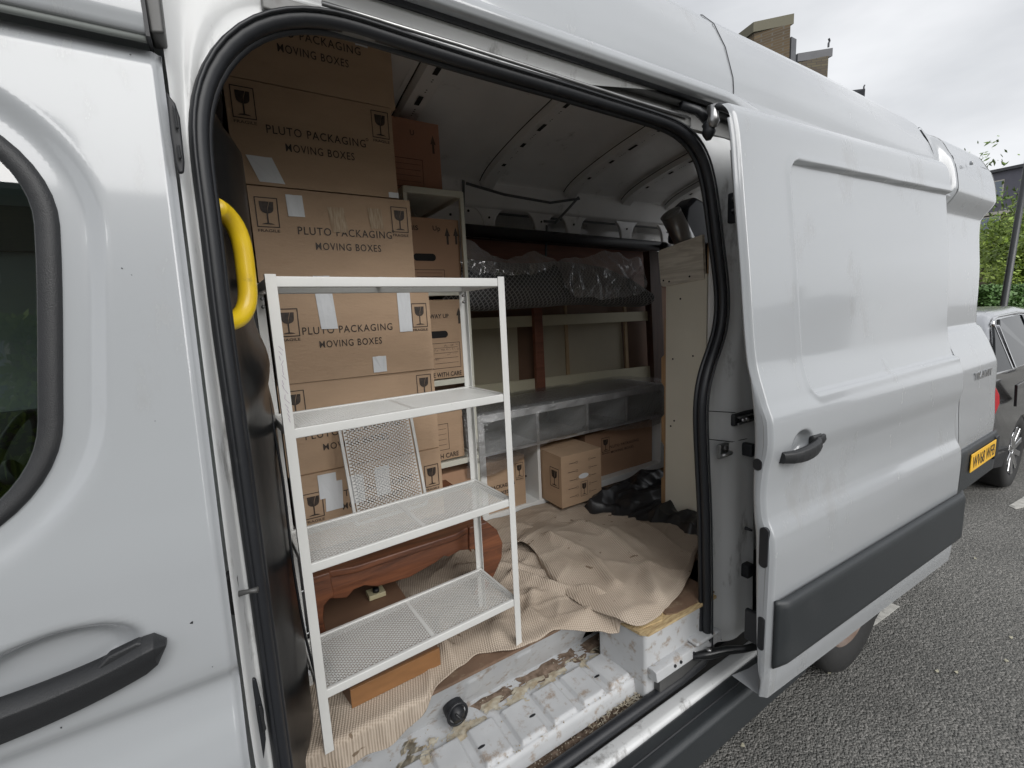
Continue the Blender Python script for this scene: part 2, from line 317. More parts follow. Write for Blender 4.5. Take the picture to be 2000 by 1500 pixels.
# ------------------------------------------------------------------ mesh building
class MB:
    def __init__(s): s.v = []; s.f = []
    def add(s, vs, fs):
        o = len(s.v); s.v += [tuple(x) for x in vs]; s.f += [tuple(i+o for i in f) for f in fs]; return s
    def box(s, x0, x1, y0, y1, z0, z1):
        return s.add([(x, y, z) for z in (z0, z1) for y in (y0, y1) for x in (x0, x1)],
                     [(0, 2, 3, 1), (4, 5, 7, 6), (0, 1, 5, 4), (2, 6, 7, 3), (0, 4, 6, 2), (1, 3, 7, 5)])
    def hexa(s, p):   # eight corners: bottom ring of four, top ring of four
        return s.add(p, [(3, 2, 1, 0), (4, 5, 6, 7), (0, 1, 5, 4), (1, 2, 6, 5), (2, 3, 7, 6), (3, 0, 4, 7)])
    def bar(s, a, b, wx, wy, up=(0, 0, 1)):
        a = Vector(a); b = Vector(b); d = (b-a).normalized(); u = Vector(up)
        if abs(d.dot(u)) > .98: u = Vector((1, 0, 0))
        x = d.cross(u).normalized(); y = d.cross(x).normalized()
        ps = [q + x*sx*wx/2 + y*sy*wy/2 for q in (a, b) for sx, sy in ((-1, -1), (1, -1), (1, 1), (-1, 1))]
        return s.hexa(ps)
    def tube(s, pts, r, n=10, closed=False, rx=None, up=None):
        pts = [Vector(p) for p in pts]; m = len(pts); rings = []; prev = None
        for i, p in enumerate(pts):
            a = pts[i-1] if (i > 0 or closed) else p; b = pts[(i+1) % m] if (i < m-1 or closed) else p
            d = (b-a).normalized()
            if up is not None: x = Vector(up)
            elif prev is None: x = d.cross(Vector((0, 0, 1))) if abs(d.z) < .9 else d.cross(Vector((0, 1, 0)))
            else: x = prev - d*prev.dot(d)
            x = (x - d*x.dot(d)).normalized(); prev = x; y = d.cross(x)
            rr = r[i] if isinstance(r, (list, tuple)) else r
            rings.append([p + x*math.cos(2*math.pi*k/n)*rr + y*math.sin(2*math.pi*k/n)*(rx or rr) for k in range(n)])
        fs = []
        for i in range(m if closed else m-1):
            j = (i+1) % m
            for k in range(n): l = (k+1) % n; fs.append((i*n+k, i*n+l, j*n+l, j*n+k))
        if not closed: fs.append(tuple(range(n-1, -1, -1))); fs.append(tuple((m-1)*n+k for k in range(n)))
        return s.add([q for rg in rings for q in rg], fs)
    def cyl(s, a, b, r, n=20, r2=None):
        return s.tube([a, b], [r, r2 if r2 is not None else r], n)
    def prism(s, poly, axis, a0, a1):   # poly of 2D points extruded along an axis
        def P(p, a):
            return (a, p[0], p[1]) if axis == 'x' else ((p[0], a, p[1]) if axis == 'y' else (p[0], p[1], a))
        n = len(poly); vs = [P(p, a0) for p in poly] + [P(p, a1) for p in poly]
        fs = [tuple(range(n-1, -1, -1)), tuple(range(n, 2*n))] + [(i, (i+1) % n, n+(i+1) % n, n+i) for i in range(n)]
        return s.add(vs, fs)
    def grid(s, fn, nu, nv, skip=None):
        vs = [fn(i/nu, j/nv) for j in range(nv+1) for i in range(nu+1)]; fs = []
        for j in range(nv):
            for i in range(nu):
                if skip and skip((i+.5)/nu, (j+.5)/nv): continue
                a = j*(nu+1)+i; fs.append((a, a+1, a+nu+2, a+nu+1))
        return s.add(vs, fs)
    def disc_poly(s, pts): return s.add(pts, [tuple(range(len(pts)))])
    def mesh(s, name, m, smooth=False):
        me = bpy.data.meshes.new(name); me.from_pydata(s.v, [], s.f); me.materials.append(m)
        if smooth:
            for p in me.polygons: p.use_smooth = True
        me.update(); return me
    def build(s, name, m, parent=None, bevel=0, smooth=False, seg=2, fixn=True, thick=0, sub=0):
        me = s.mesh(name, m, smooth)
        if fixn:
            bm = bmesh.new(); bm.from_mesh(me); bmesh.ops.recalc_face_normals(bm, faces=bm.faces); bm.to_mesh(me); bm.free()
        o = bpy.data.objects.new(name, me); link(o, parent)
        if thick:
            k = o.modifiers.new('t', 'SOLIDIFY'); k.thickness = thick; k.offset = 0
        if bevel:
            k = o.modifiers.new('b', 'BEVEL'); k.width = bevel; k.segments = seg; k.limit_method = 'ANGLE'; k.angle_limit = R(40)
            for p in me.polygons: p.use_smooth = True
            o.modifiers.new('n', 'WEIGHTED_NORMAL')
        if sub:
            k = o.modifiers.new('s', 'SUBSURF'); k.levels = sub; k.render_levels = sub
        return o
def link(o, parent=None):
    col.objects.link(o)
    if parent is not None:
        o.parent = parent; o.matrix_parent_inverse = Matrix.Translation(-world_loc(parent))
def world_loc(o):
    return o['_w'] and Vector(o['_w']) if '_w' in o else Vector((0, 0, 0))
def tag(o, label=None, cat=None, group=None, kind=None):
    if label: o['label'] = label
    if cat: o['category'] = cat
    if group: o['group'] = group
    if kind: o['kind'] = kind
    return o
ROOTS = []
def thing(name, label, cat, loc=(0, 0, 0), group=None):
    o = bpy.data.objects.new(name, None); o.location = loc; o.empty_display_size = .1; col.objects.link(o)
    o['_w'] = tuple(loc); ROOTS.append(o)
    return tag(o, label, cat, group)

_tc = {}
def text_data(s, bold=.0, spacing=1.0):
    key = (s, bold, spacing)
    if key in _tc: return _tc[key]
    cu = bpy.data.curves.new('txt', 'FONT'); cu.body = s; cu.size = 1; cu.offset = bold; cu.space_character = spacing; cu.fill_mode = 'FRONT'; cu.resolution_u = 3
    to = bpy.data.objects.new('txt', cu); col.objects.link(to)
    dg = bpy.context.evaluated_depsgraph_get(); me = bpy.data.meshes.new_from_object(to.evaluated_get(dg))
    vs = [v.co.copy() for v in me.vertices]; fs = [tuple(p.vertices) for p in me.polygons]
    bpy.data.objects.remove(to); bpy.data.meshes.remove(me)
    xs = [v.x for v in vs]; ys_ = [v.y for v in vs]
    _tc[key] = (vs, fs, min(xs), max(xs), min(ys_), max(ys_)); return _tc[key]
def put_text(mb, s, T, cx, cz, width, height, bold=.018, spacing=1.1):
    """lettering laid on a face; T maps (u, v) on the face to a point just in front of it"""
    vs, fs, x0, x1, y0, y1 = text_data(s, bold, spacing)
    sx = width/(x1-x0); sz = height/(y1-y0)
    mb.add([T(cx + (v.x-(x0+x1)/2)*sx, cz + (v.y-(y0+y1)/2)*sz) for v in vs], fs)
def rect(mb, T, u0, u1, v0, v1):
    mb.add([T(u0, v0), T(u1, v0), T(u1, v1), T(u0, v1)], [(0, 1, 2, 3)])
def frame(mb, T, u0, u1, v0, v1, t):
    rect(mb, T, u0, u1, v1-t, v1); rect(mb, T, u0, u1, v0, v0+t); rect(mb, T, u0, u0+t, v0+t, v1-t); rect(mb, T, u1-t, u1, v0+t, v1-t)
def fragile(mb, T, cu, cv, w_, h_, word=True):
    t = w_*.045
    frame(mb, T, cu-w_/2, cu+w_/2, cv-h_/2, cv+h_/2, t)
    gw = w_*.31; top = cv+h_*.36; mid = cv-h_*.02
    bowl = [(cu-gw, top), (cu-gw*.93, cv+h_*.12)] + [(cu-gw*.93*math.cos(a), cv+h_*.12-(h_*.16)*math.sin(a)) for a in (R(25), R(50), R(75))] + \
           [(cu+gw*.93*math.cos(a), cv+h_*.12-(h_*.16)*math.sin(a)) for a in (R(75), R(50), R(25))] + [(cu+gw*.93, cv+h_*.12), (cu+gw, top)]
    # the bowl with its crack: two halves with a slanting gap
    g = w_*.012
    ca, cb = (cu+gw*.42, top), (cu+gw*.12, cv+h_*.14)
    left = [p for p in bowl[:5]] + [(cu+gw*.05, cv-h_*.035), (cb[0]-g, cb[1]), (ca[0]-g, ca[1])]
    mb.add([T(*p) for p in left], [tuple(range(len(left)))])
    right = [(cu+gw*.05, cv-h_*.035)] + [p for p in bowl[5:]] + [(ca[0]+g, ca[1]), (cb[0]+g, cb[1])]
    mb.add([T(*p) for p in right], [tuple(range(len(right)))])
    rect(mb, T, cu-w_*.035, cu+w_*.035, cv-h_*.36, cv-h_*.035)
    foot = [(cu-gw*.95, cv-h_*.40), (cu+gw*.95, cv-h_*.40), (cu+gw*.6, cv-h_*.365), (cu+w_*.035, cv-h_*.345), (cu-w_*.035, cv-h_*.345), (cu-gw*.6, cv-h_*.365)]
    mb.add([T(*p) for p in foot], [tuple(range(6))])
    if word: put_text(mb, 'FRAGILE', T, cu, cv-h_*.5-h_*.11, w_*.96, h_*.095, .01, 1.0)
def arrow(mb, T, cu, cv, w_, h_):
    p = [(cu-w_*.2, cv-h_/2), (cu+w_*.2, cv-h_/2), (cu+w_*.2, cv), (cu-w_*.2, cv)]
    mb.add([T(*q) for q in p], [(0, 1, 2, 3)])
    mb.add([T(cu-w_/2, cv), T(cu+w_/2, cv), T(cu, cv+h_/2)], [(0, 1, 2)])

def resample(pts, step=.02):
    res = [Vector(pts[0])]
    for a, b in zip(pts, pts[1:]):
        a = Vector(a); b = Vector(b); n = max(1, int((b-a).length/step))
        res += [a.lerp(b, k/n) for k in range(1, n+1)]
    return res
def smooth_path(p, it=6):
    p = [Vector(x) for x in p]
    for _ in range(it): p = [p[0]] + [(p[i-1]+p[i]*2+p[i+1])/4 for i in range(1, len(p)-1)] + [p[-1]]
    return p

# ------------------------------------------------------------------ ground
GZ = -0.06
g = MB().grid(lambda u, v: (lerp(-150, 250, u), lerp(-120, 200, v), GZ), 8, 8).build('road', ASPHALT)
tag(g, 'coarse grey asphalt road surface under the parked vehicles', kind='structure')

# ------------------------------------------------------------------ the van (one thing)
VAN = thing('panel_van', 'white high roof panel van with its side and rear doors open, loaded with boxes', 'van', (1.5, 1.8, GZ))
PROF = [(.28, .81), (.40, .79), (.76, .788), (.95, .790), (1.06, .822), (1.12, .824), (1.22, .806), (1.30, .803), (1.38, .833), (1.5, .85), (1.8, .885), (2.1, .915)]
def ys(z): return interp(PROF, z)
YSL = [(.38, .90), (.8, .905), (1.3, .92), (1.6, .93), (1.87, .937), (2.0, .945), (2.1, .957), (2.2, .968), (2.3, .97)]
def ysl(z): return interp(YSL, z)

RPROF = [(.44, .86), (.47, .80), (.75, .790), (.80, .788), (1.0, .800), (1.20, .806), (1.28, .83), (1.42, .892), (1.445, .905), (1.46, .925), (1.8, .935), (2.10, .955), (2.125, .955), (2.14, .948), (2.22, .898), (2.235, .893), (2.30, .900), (2.42, .930), (2.435, .94), (2.52, .985), (2.56, 1.03), (2.585, 1.09), (2.59, 1.15)]
def rd_y(z): return interp(RPROF, z)
# roof and upper sides, one pressed shell running the length of the van
ROOFP = [(.955, 2.286), (.925, 2.292), (.918, 2.305), (.924, 2.325), (.948, 2.333), (.962, 2.345), (.962, 2.36), (.968, 2.40), (1.0, 2.50), (1.045, 2.59), (1.09, 2.640), (1.15, 2.672), (1.25, 2.70), (1.5, 2.735), (1.82, 2.745)]
full = ROOFP + [(3.64-y, z) for y, z in reversed(ROOFP[:-1])]
def roof_fn(u, v):
    x = lerp(-.03, 3.52, u); k = v*(len(full)-1); i = min(int(k), len(full)-2); t = k-i
    y = lerp(full[i][0], full[i+1][0], t); z = lerp(full[i][1], full[i+1][1], t)
    e = sstep(2.35, 2.6, z)
    f = sstep(1.40, 1.80, x)
    if v < .5: 
        zz = z; tgt = .968 if z < 2.40 else y
        y = lerp(y, tgt, f*(1-sstep(2.36, 2.42, zz))); z = z - .06*f*(1-sstep(2.29, 2.33, zz))
    rise = e*(.012 + .105*max(0, (1.75-x)/1.75)**2 - .012*sstep(2.2, 3.6, x))
    tail = sstep(3.30, 3.52, x)
    return (x, y, z + rise - tail*e*.05)
MB().grid(roof_fn, 110, (len(full)-1)*3).build('roof', PAINT, VAN, smooth=True)
# panel joint behind the side opening: a narrow dark seam lying in the pressing
jm = MB()
pts = []
for k in range(4, 13):
    y, z = ROOFP[k]; u0 = (1.505+.05*math.sin((z-2.3)*3)-.0)
    p = roof_fn((u0-(-.03))/3.55, k/(len(full)-1)); pts.append((p[0]-.03*(z-2.33)/.3, p[1]-.002, p[2]+.001))
jm.tube(pts, .0013, 6); jm.build('panel_seam', RUBBER, VAN, smooth=True)
# cab roof side, over the front door
CABP = [(.904, 2.092), (.894, 2.096), (.890, 2.12), (.905, 2.25), (.935, 2.40), (.99, 2.55), (1.09, 2.66), (1.25, 2.72), (1.82, 2.76)]
cf = CABP + [(3.64-y, z) for y, z in reversed(CABP[:-1])]
def cab_fn(u, v):
    x = lerp(-1.7, -.046, u); k = v*(len(cf)-1); i = min(int(k), len(cf)-2); t = k-i
    return (x, lerp(cf[i][0], cf[i+1][0], t), lerp(cf[i][1], cf[i+1][1], t) - .25*max(0, (-.9-x))**1.3)
MB().grid(cab_fn, 40, (len(cf)-1)*3).build('cab_roof', PAINT, VAN, smooth=True)
MB().tube([(-1.1, .902, 2.088), (-.05, .902, 2.090)], .005, 8).build('door_gutter', mat('gutter_grey', (.22, .235, .225), .5), VAN, smooth=True)

# cab door: one pressed sheet with waist groove, handle bowl and a window opening
WC = dict(x1=-.180, z0=1.385, z1=1.975, x0=-1.02, r=.16)
def rr_inside(x, z, grow=0.0, c=WC):
    x0, x1, z0, z1 = c['x0']-grow, c['x1']+grow + .0*(z), c['z0']-grow, c['z1']+grow
    x1 = x1 - .05*(1-sstep(1.3, 1.95, z)); r = c['r']+grow
    if not (x0 < x < x1 and z0 < z < z1): return False
    dx = max(x-(x1-r), (x0+r)-x, 0); dz = max(z-(z1-r), (z0+r)-z, 0)
    return dx*dx+dz*dz < r*r
def rr_path(grow, c=WC, n=12):
    r = c['r']+grow; out_ = []
    x0, x1, z0, z1 = c['x0']-grow, c['x1']+grow, c['z0']-grow, c['z1']+grow
    for cx, cz, a0 in ((x1-r, z1-r, 90), (x1-r, z0+r, 0), (x0+r, z0+r, -90), (x0+r, z1-r, -180)):
        for k in range(n+1):
            a = R(a0-90*k/n); out_.append([cx+r*math.cos(a), cz+r*math.sin(a)])
    res = []
    for i, (x, z) in enumerate(out_):
        res.append((x, z)); x2, z2 = out_[(i+1) % len(out_)]
        L = math.hypot(x2-x, z2-z)
        if L > .06:
            for q in range(1, int(L/.04)): t = q/int(L/.04); res.append((lerp(x, x2, t), lerp(z, z2, t)))
    return [(x - (.05*(1-sstep(1.3, 1.95, z)) if x > -.6 else 0), z) for x, z in res]
def door_edge(z): return -.040 - .016*sstep(2.0, 1.0, z) if False else lerp(-.036, -.054, sstep(2.05, .95, z) if False else max(0, min(1, (2.07-z)/1.1)))
def bowl(x, z, cx=-.272, cz=1.200, a=.122, b=.062):
    d = math.hypot((x-cx)/a, (z-cz-.10*(x-cx))/b); return .042*(1-sstep(.55, 1.0, d))
def rr_d(x, z, x0, x1, z0, z1, r):
    cx = min(max(x, x0+r), x1-r); cz = min(max(z, z0+r), z1-r); return r-math.hypot(x-cx, z-cz)
CABPROF = [(.40, .79), (.76, .788), (.95, .792), (1.00, .803), (1.05, .822), (1.085, .829), (1.098, .826), (1.110, .816), (1.14, .813), (1.30, .820), (1.40, .835), (1.5, .85), (1.8, .885), (2.1, .915)]
def cabdoor_y(x, z):
    y = interp(CABPROF, z)
    # stamped swelling round the window
    d = -rr_d(x, z, WC['x0']-.3, WC['x1']-.05*(1-sstep(1.3, 1.95, z)), WC['z0'], WC['z1'], .17)
    y += .010*(1-sstep(.026, .060, d))*sstep(1.25, 1.5, z)
    y += bowl(x, z)
    e = door_edge(z)-x
    y += .010*(1-sstep(0, .012, e))
    return y
def cabdoor_fn(u, v):
    z = lerp(.40, 2.086, v); x = lerp(-1.15, door_edge(z), 1-(1-u)**1.15)
    return (x, cabdoor_y(x, z) + .012*sstep(2.06, 2.086, z), z)
def skip_win(u, v):
    x, y, z = cabdoor_fn(u, v); return rr_inside(x, z, -.012)
DOOR = MB().grid(cabdoor_fn, 170, 220, skip_win).build('cab_door', PAINT, VAN, smooth=True, fixn=False)
fl = MB().grid(lambda u, v: (door_edge(lerp(.4, 2.086, v)) - .012*u*u, cabdoor_y(door_edge(lerp(.4, 2.086, v)), lerp(.4, 2.086, v))+.05*u, lerp(.4, 2.086, v)), 3, 60)
fl.build('door_edge_return', PAINT, DOOR, smooth=True)
# window frame and pane
pw = rr_path(.0); pi = rr_path(-.036); n_ = len(pw)
wm = MB(); ring = []
for g_, dy in ((.004, -.001), (.002, -.007), (-.008, -.009), (-.020, -.006), (-.023, .0), (-.023, .006)):
    ring.append([(x, interp(CABPROF, z)+.010 + dy, z) for x, z in rr_path(g_)])
vs = [p for r_ in ring for p in r_]; fs = []
for a in range(len(ring)-1):
    for k in range(n_): l = (k+1) % n_; fs.append((a*n_+k, a*n_+l, (a+1)*n_+l, (a+1)*n_+k))
wm.add(vs, fs); wm.build('window_frame', PLASTIC, DOOR, smooth=True)
gp = rr_path(-.03)
def panefn(u, v):
    z = lerp(WC['z0']+.014, WC['z1']-.014, v); r = WC['r']-.014; x1 = WC['x1']-.014; x1s = x1-.05*(1-sstep(1.3, 1.95, z))
    dz = max(z-(WC['z1']-.014-r), (WC['z0']+.014+r)-z, 0); x1s -= r-math.sqrt(max(0, r*r-dz*dz))
    return (lerp(-1.0, x1s, u), interp(CABPROF, z)+.008, z)
MB().grid(panefn, 6, 60, None).build('window_pane', GLASS, DOOR, smooth=True)
# long pull handle
hp = [aty(u, v, .782) for u, v in ((-160, 1490), (-60, 1455), (60, 1408), (180, 1353), (260, 1309), (322, 1270))]
hm = MB(); secs = []
hp = smooth_path(resample(hp, .012), 6)
for i, p in enumerate(hp):
    t = i/(len(hp)-1); hgt = lerp(.029, .025, t); d = .028; te = (hp[-1]-p).length; sh_ = math.sqrt(max(.02, 1-(1-min(1, te/.028))**2)); hgt *= sh_; d *= .55+.45*sh_
    y0 = ys(p.z)+.002
    secs.append([(p.x, y0, p.z-hgt*.8), (p.x, y0-d*.7, p.z-hgt), (p.x, y0-d, p.z-hgt*.25), (p.x, y0-d, p.z+hgt*.5), (p.x, y0-d*.55, p.z+hgt*.95), (p.x, y0, p.z+hgt)])
for i in range(len(secs)-1):
    hm.add(secs[i]+secs[i+1], [(k, (k+1) % 6, 6+(k+1) % 6, 6+k) for k in range(6)])
hm.add(secs[-1], [tuple(range(6))])
hm.build('door_handle', PLASTIC, DOOR, smooth=False, bevel=.005, seg=3)
bs = aty(245, 1330, .80)
MB().prism([(-.225, 1.190), (-.165, 1.203), (-.152, 1.212), (-.163, 1.221), (-.196, 1.214)], 'y', ys(1.2)-.014, ys(1.2)+.004).build('handle_base', PLASTIC, DOOR, bevel=.004)
MB().tube([(hp[i].x, ys(hp[i].z)-.0225, hp[i].z-.005) for i in range(0, len(hp)-3, 3)], .0008, 6).build('handle_seam', RUBBER, DOOR)
# lower cladding of the cab door
MB().grid(lambda u, v: (lerp(-1.15, -.075, u), ys(lerp(.5, .925, v))-.012*min(1, (1-v)*12), lerp(.5, .925, v)), 10, 12).build('door_cladding', PLASTIC, DOOR, thick=.012, bevel=.004)

for i, (u, v, r_) in enumerate(((238, 524, .0013), (375, 1216, .0022), (303, 822, .0008), (255, 107, .0012), (120, 1420, .0012), (415, 1302, .001), (85, 1340, .001), (257, 537, .0007))):
    y = .84
    for _ in range(3): p = aty(u, v, y); y = cabdoor_y(p.x, p.z)
    MB().add([(p.x+math.cos(a)*r_*random.uniform(.5, 1.4), cabdoor_y(p.x, p.z)-.0006, p.z+math.sin(a)*r_*random.uniform(.5, 1.5)) for a in [k*.9 for k in range(7)]], [tuple(range(7))]).build('paint_chip', RUBBER, DOOR, fixn=False)
# jamb between cab door and side opening (B pillar), following the rounded corner of the opening
sealpix = [(555, 1530, .902), (552, 1500, .905), (483, 1000, .92), (460, 833, .92), (432, 640, .928), (404, 400, .935), (385, 280, .94), (386, 180, .95), (396, 140, .957), (414, 106, .96), (438, 76, .964), (465, 55, .966),
           (492, 40, .968), (522, 30, .97), (560, 25, .97), (600, 26, .97), (650, 37, .97), (700, 53, .97), (800, 86, .97), (900, 117, .97), (1000, 147, .97), (1100, 176, .97), (1180, 201, .97), (1240, 219, .97), (1300, 238, .968), (1335, 254, .967), (1358, 275, .965), (1372, 300, .96), (1383, 340, .955), (1392, 400, .947),
           (1400, 470, .94), (1410, 545, .937), (1414, 590, .935), (1412, 635, .931), (1400, 675, .929), (1383, 715, .926), (1372, 755, .923), (1369, 800, .92), (1373, 900, .917), (1378, 1000, .915), (1380, 1150, .907), (1380, 1285, .9)]
SEAL = [aty(u, v, y) for u, v, y in sealpix]
SEAL[0].x = SEAL[1].x = -.011; SEAL[0].z = .36
SP = smooth_path(resample(SEAL), 10)
# door seal: an outer bulb and an inner lip run side by side round the opening
def offset_in(p, d, dy):
    res = []
    for i, q in enumerate(p):
        a = p[max(0, i-1)]; b = p[min(len(p)-1, i+1)]; t = b-a; t.y = 0; t.normalize(); nrm = Vector((t.z, 0, -t.x))   # points into the opening
        res.append(q + nrm*d + Vector((0, dy, 0)))
    return res
MB().tube(SP, .0155, 10, up=(0, 1, 0), rx=.0150).build('door_seal', RUBBER, VAN, smooth=True)
MB().tube(offset_in(SP, .012, .016), .0075, 8, up=(0, 1, 0)).build('seal_lip', RUBBER, VAN, smooth=True)
MB().tube(offset_in(SP, -.006, -.019), .0035, 6, up=(0, 1, 0)).build('seal_ridge', RUBBER, VAN, smooth=True)
# painted return inside the seal, the thickness of the body
rt = MB(); A = offset_in(SP, .004, .014); B = offset_in(SP, -.004, .035); C2 = offset_in(SP, -.07, .05)
m_ = len(A); rt.add([*A, *B, *C2], [(k, k+1, m_+k+1, m_+k) for k in range(m_-1)] + [(m_+k, m_+k+1, 2*m_+k+1, 2*m_+k) for k in range(m_-1)])
rt.build('opening_return', INNER, VAN, smooth=True)

jb = MB()
# left jamb: from the outer skin back to the seal, with a rolled groove
left = [p for p in SP if p.x < .62 and p.z > .36 and (p.x < .3 or p.z > 2.1)]
rows = []
for p in left:
    if p.x < .0 or p.z < 2.02:
        ox = door_edge(min(p.z, 2.08)) + .004; oz = p.z
    else:
        t = sstep(2.02, 2.22, p.z); ox = lerp(-.032, p.x, max(0, (p.x-.08)/.30)) if p.x > .08 else -.032; oz = lerp(p.z, 2.285, min(1, (p.z-2.02)/.17))
    yo = .845 if oz < 1.3 else lerp(.845, .955, min(1, (oz-1.3)/.95))
    yi = p.y+.006
    row = []
    for k in range(13):
        t = k/12
        x = lerp(ox, p.x, t); z = lerp(oz, p.z, t)
        y = lerp(yo+.006, yi, sstep(0, .55, t)) - .006*math.exp(-((t-.62)/.09)**2) + .004*math.exp(-((t-.82)/.06)**2)
        row.append((x, y, z))
    rows.append(row)
jb.add([q for r_ in rows for q in r_], [(i*13+k, i*13+k+1, (i+1)*13+k+1, (i+1)*13+k) for i in range(len(rows)-1) for k in range(12)])
jb.build('pillar_jamb', JAMB, VAN, smooth=True)
# striker plate, latch post and lower keeper on that jamb
def plate_on(us, y, t, name, m, parent, bevel=.003):
    pts = [aty(u, v, y) for u, v in us]
    mb = MB(); n = len(pts)
    mb.add([tuple(p) for p in pts] + [(p.x, p.y-t, p.z) for p in pts], [tuple(range(n)), tuple(range(2*n-1, n-1, -1))] + [(i, (i+1) % n, n+(i+1) % n, n+i) for i in range(n)])
    return mb.build(name, m, parent, bevel=bevel)
st = plate_on([(325, 182), (343, 205), (352, 232), (361, 318), (360, 340), (350, 342), (342, 318), (333, 262)], .900, .008, 'hinge_pocket', RUBBER, VAN)
plate_on([(336, 205), (344, 215), (350, 255), (343, 252)], .889, .006, 'pocket_cover', PLASTIC, st); plate_on([(344, 285), (351, 283), (356, 312), (349, 312)], .889, .006, 'pocket_cover', PLASTIC, st)
lp = aty(470, 1155, .885); sk = MB().tube([(lp.x-.012, .893, lp.z-.035), (lp.x-.012, .884, lp.z-.03), (lp.x-.010, .882, lp.z+.03), (lp.x-.010, .893, lp.z+.036)], .009, 8).build('door_striker', RAIL, VAN, smooth=True)
MB().tube([(lp.x-.012, .88, lp.z), (lp.x+.014, .872, lp.z+.002), (lp.x+.026, .868, lp.z+.002)], [.006, .004, .0055], 8).build('striker_pin', RAIL, sk, smooth=True)
plate_on([(493, 1320), (500, 1322), (515, 1385), (519, 1440), (514, 1485), (507, 1488), (497, 1440), (489, 1345)], .893, .008, 'lower_keeper', RUBBER, VAN)
plate_on([(505, 1375), (510, 1376), (520, 1420), (515, 1430)], .883, .006, 'keeper_hook', PLASTIC, VAN)

# top of the opening: rail recess, sliding rail, drip strip, rubber under the roof lip, rail end
MB().box(-.03, 1.56, .99, 1.01, 2.225, 2.31).build('rail_recess', RECESS, VAN)
MB().box(-.03, 1.56, .955, 1.01, 2.296, 2.31).build('recess_top', RUBBER, VAN)
MB().tube([(-.03, .952, 2.293), (1.56, .952, 2.293)], .011, 8).build('lip_rubber', RUBBER, VAN, smooth=True)
MB().tube([(.05, .975, 2.282), (1.54, .975, 2.282)], .012, 8).build('sliding_rail', RAIL, VAN, smooth=True)
dr = resample([(.22, .958, 2.247), (.5, .958, 2.2465), (1.05, .958, 2.238), (1.27, .958, 2.236)], .1)
MB().tube(dr, .0045, 8).build('drip_strip', STEEL, VAN, smooth=True)
MB().box(.12, 1.30, .965, 1.0, 2.215, 2.243).build('header_rail', RECESS, VAN, bevel=.004)
re_ = MB(); a = aty(288, -40, .9); b = aty(318, 58, .9)
re_.hexa([(-.044, .90, 2.10), (-.026, .90, 2.104), (-.026, .95, 2.104), (-.044, .95, 2.10), (-.048, .905, 2.27), (-.022, .905, 2.28), (-.022, .96, 2.28), (-.048, .96, 2.27)])
re_.build('rail_end_cap', RAIL, VAN, bevel=.004)
MB().box(-.049, -.044, .89, .95, 2.09, 2.30).build('rail_end_rubber', RUBBER, VAN)

# jamb behind the opening (C pillar) and rear side panel
cp = MB(); rows = []
right = [p for p in SP if p.x > 1.2 and p.z < 2.235]
for p in right:
    row = []
    top = sstep(2.0, 2.2, p.z)
    for k in range(15):
        t = k/14; x = lerp(p.x, 1.62, t); z = p.z
        y = p.y+.008 + .022*math.exp(-((t-.30)/.13)**2)*(1-top) - .010*math.exp(-((t-.62)/.14)**2) - .012*sstep(.6, 1, t)
        y -= .035*math.exp(-((z-2.06)/.09)**2)*math.exp(-((t-.35)/.3)**2)*0.6
        if t > .05: y += .004*noise.noise(Vector((x*6, z*5, 2)))
        row.append((x, y, z))
    rows.append(row)
cp.add([q for r_ in rows for q in r_], [(i*15+k, i*15+k+1, (i+1)*15+k+1, (i+1)*15+k) for i in range(len(rows)-1) for k in range(14)])
cp.build('rear_pillar_jamb', JAMB, VAN, smooth=True)
MB().grid(lambda u, v: (lerp(1.60, 3.50, u), ys(lerp(.34, 2.2, v)) + max(0, rd_y(lerp(.34, 2.2, v))+.004-ys(lerp(.34, 2.2, v)))*sstep(.35, .6, u)*sstep(.70, .80, lerp(.34, 2.2, v)) + .04*(1-sstep(0, .02, u)), lerp(.34, 2.2, v)), 40, 60).build('rear_side_panel', PAINT, VAN, smooth=True)
MB().grid(lambda u, v: (lerp(1.60, 3.50, u), lerp(.915, .962, v), lerp(2.2, 2.345, v)), 4, 3).build('upper_side_panel', PAINT, VAN, smooth=True)
# latch furniture on the rear jamb
pk = aty(1440, 815, .93)
ls = MB().box(pk.x-.055, pk.x+.10, .905, .928, pk.z-.022, pk.z+.022).build('latch_slot', PLASTIC, VAN, bevel=.006)
MB().box(pk.x-.045, pk.x+.10, .895, .905, pk.z-.017, pk.z-.009).build('slot_rail', STEEL, ls, bevel=.003); MB().box(pk.x-.045, pk.x+.10, .895, .905, pk.z+.007, pk.z+.013).build('slot_rail', STEEL, ls, bevel=.003)
for dx in (-.02, .002): MB().cyl((pk.x+dx, .905, pk.z-.001), (pk.x+dx, .890, pk.z-.001), .007, 12).build('slot_bolt', STEEL, ls, smooth=True)
lk = aty(1410, 880, .915)
lc = MB().box(lk.x-.024, lk.x+.028, .905, .922, lk.z-.026, lk.z+.026).build('latch_keeper', STEEL, VAN, bevel=.005)
MB().tube([(lk.x-.03, .900, lk.z-.010), (lk.x-.02, .888, lk.z-.006), (lk.x+.012, .888, lk.z-.004), (lk.x+.022, .902, lk.z-.008)], .007, 8).build('keeper_loop', STEEL, lc, smooth=True)
MB().cyl((lk.x-.002, .904, lk.z+.012), (lk.x-.002, .896, lk.z+.012), .010, 14).build('keeper_bolt', RAIL, lc, smooth=True)
sp_ = aty(1450, 1030, .92); MB().tube([(sp_.x, .93, sp_.z), (sp_.x+.004, .905, sp_.z), (sp_.x+.006, .885, sp_.z-.001)], [.008, .006, .004], 10).build('rubber_stop', RUBBER, VAN, smooth=True)
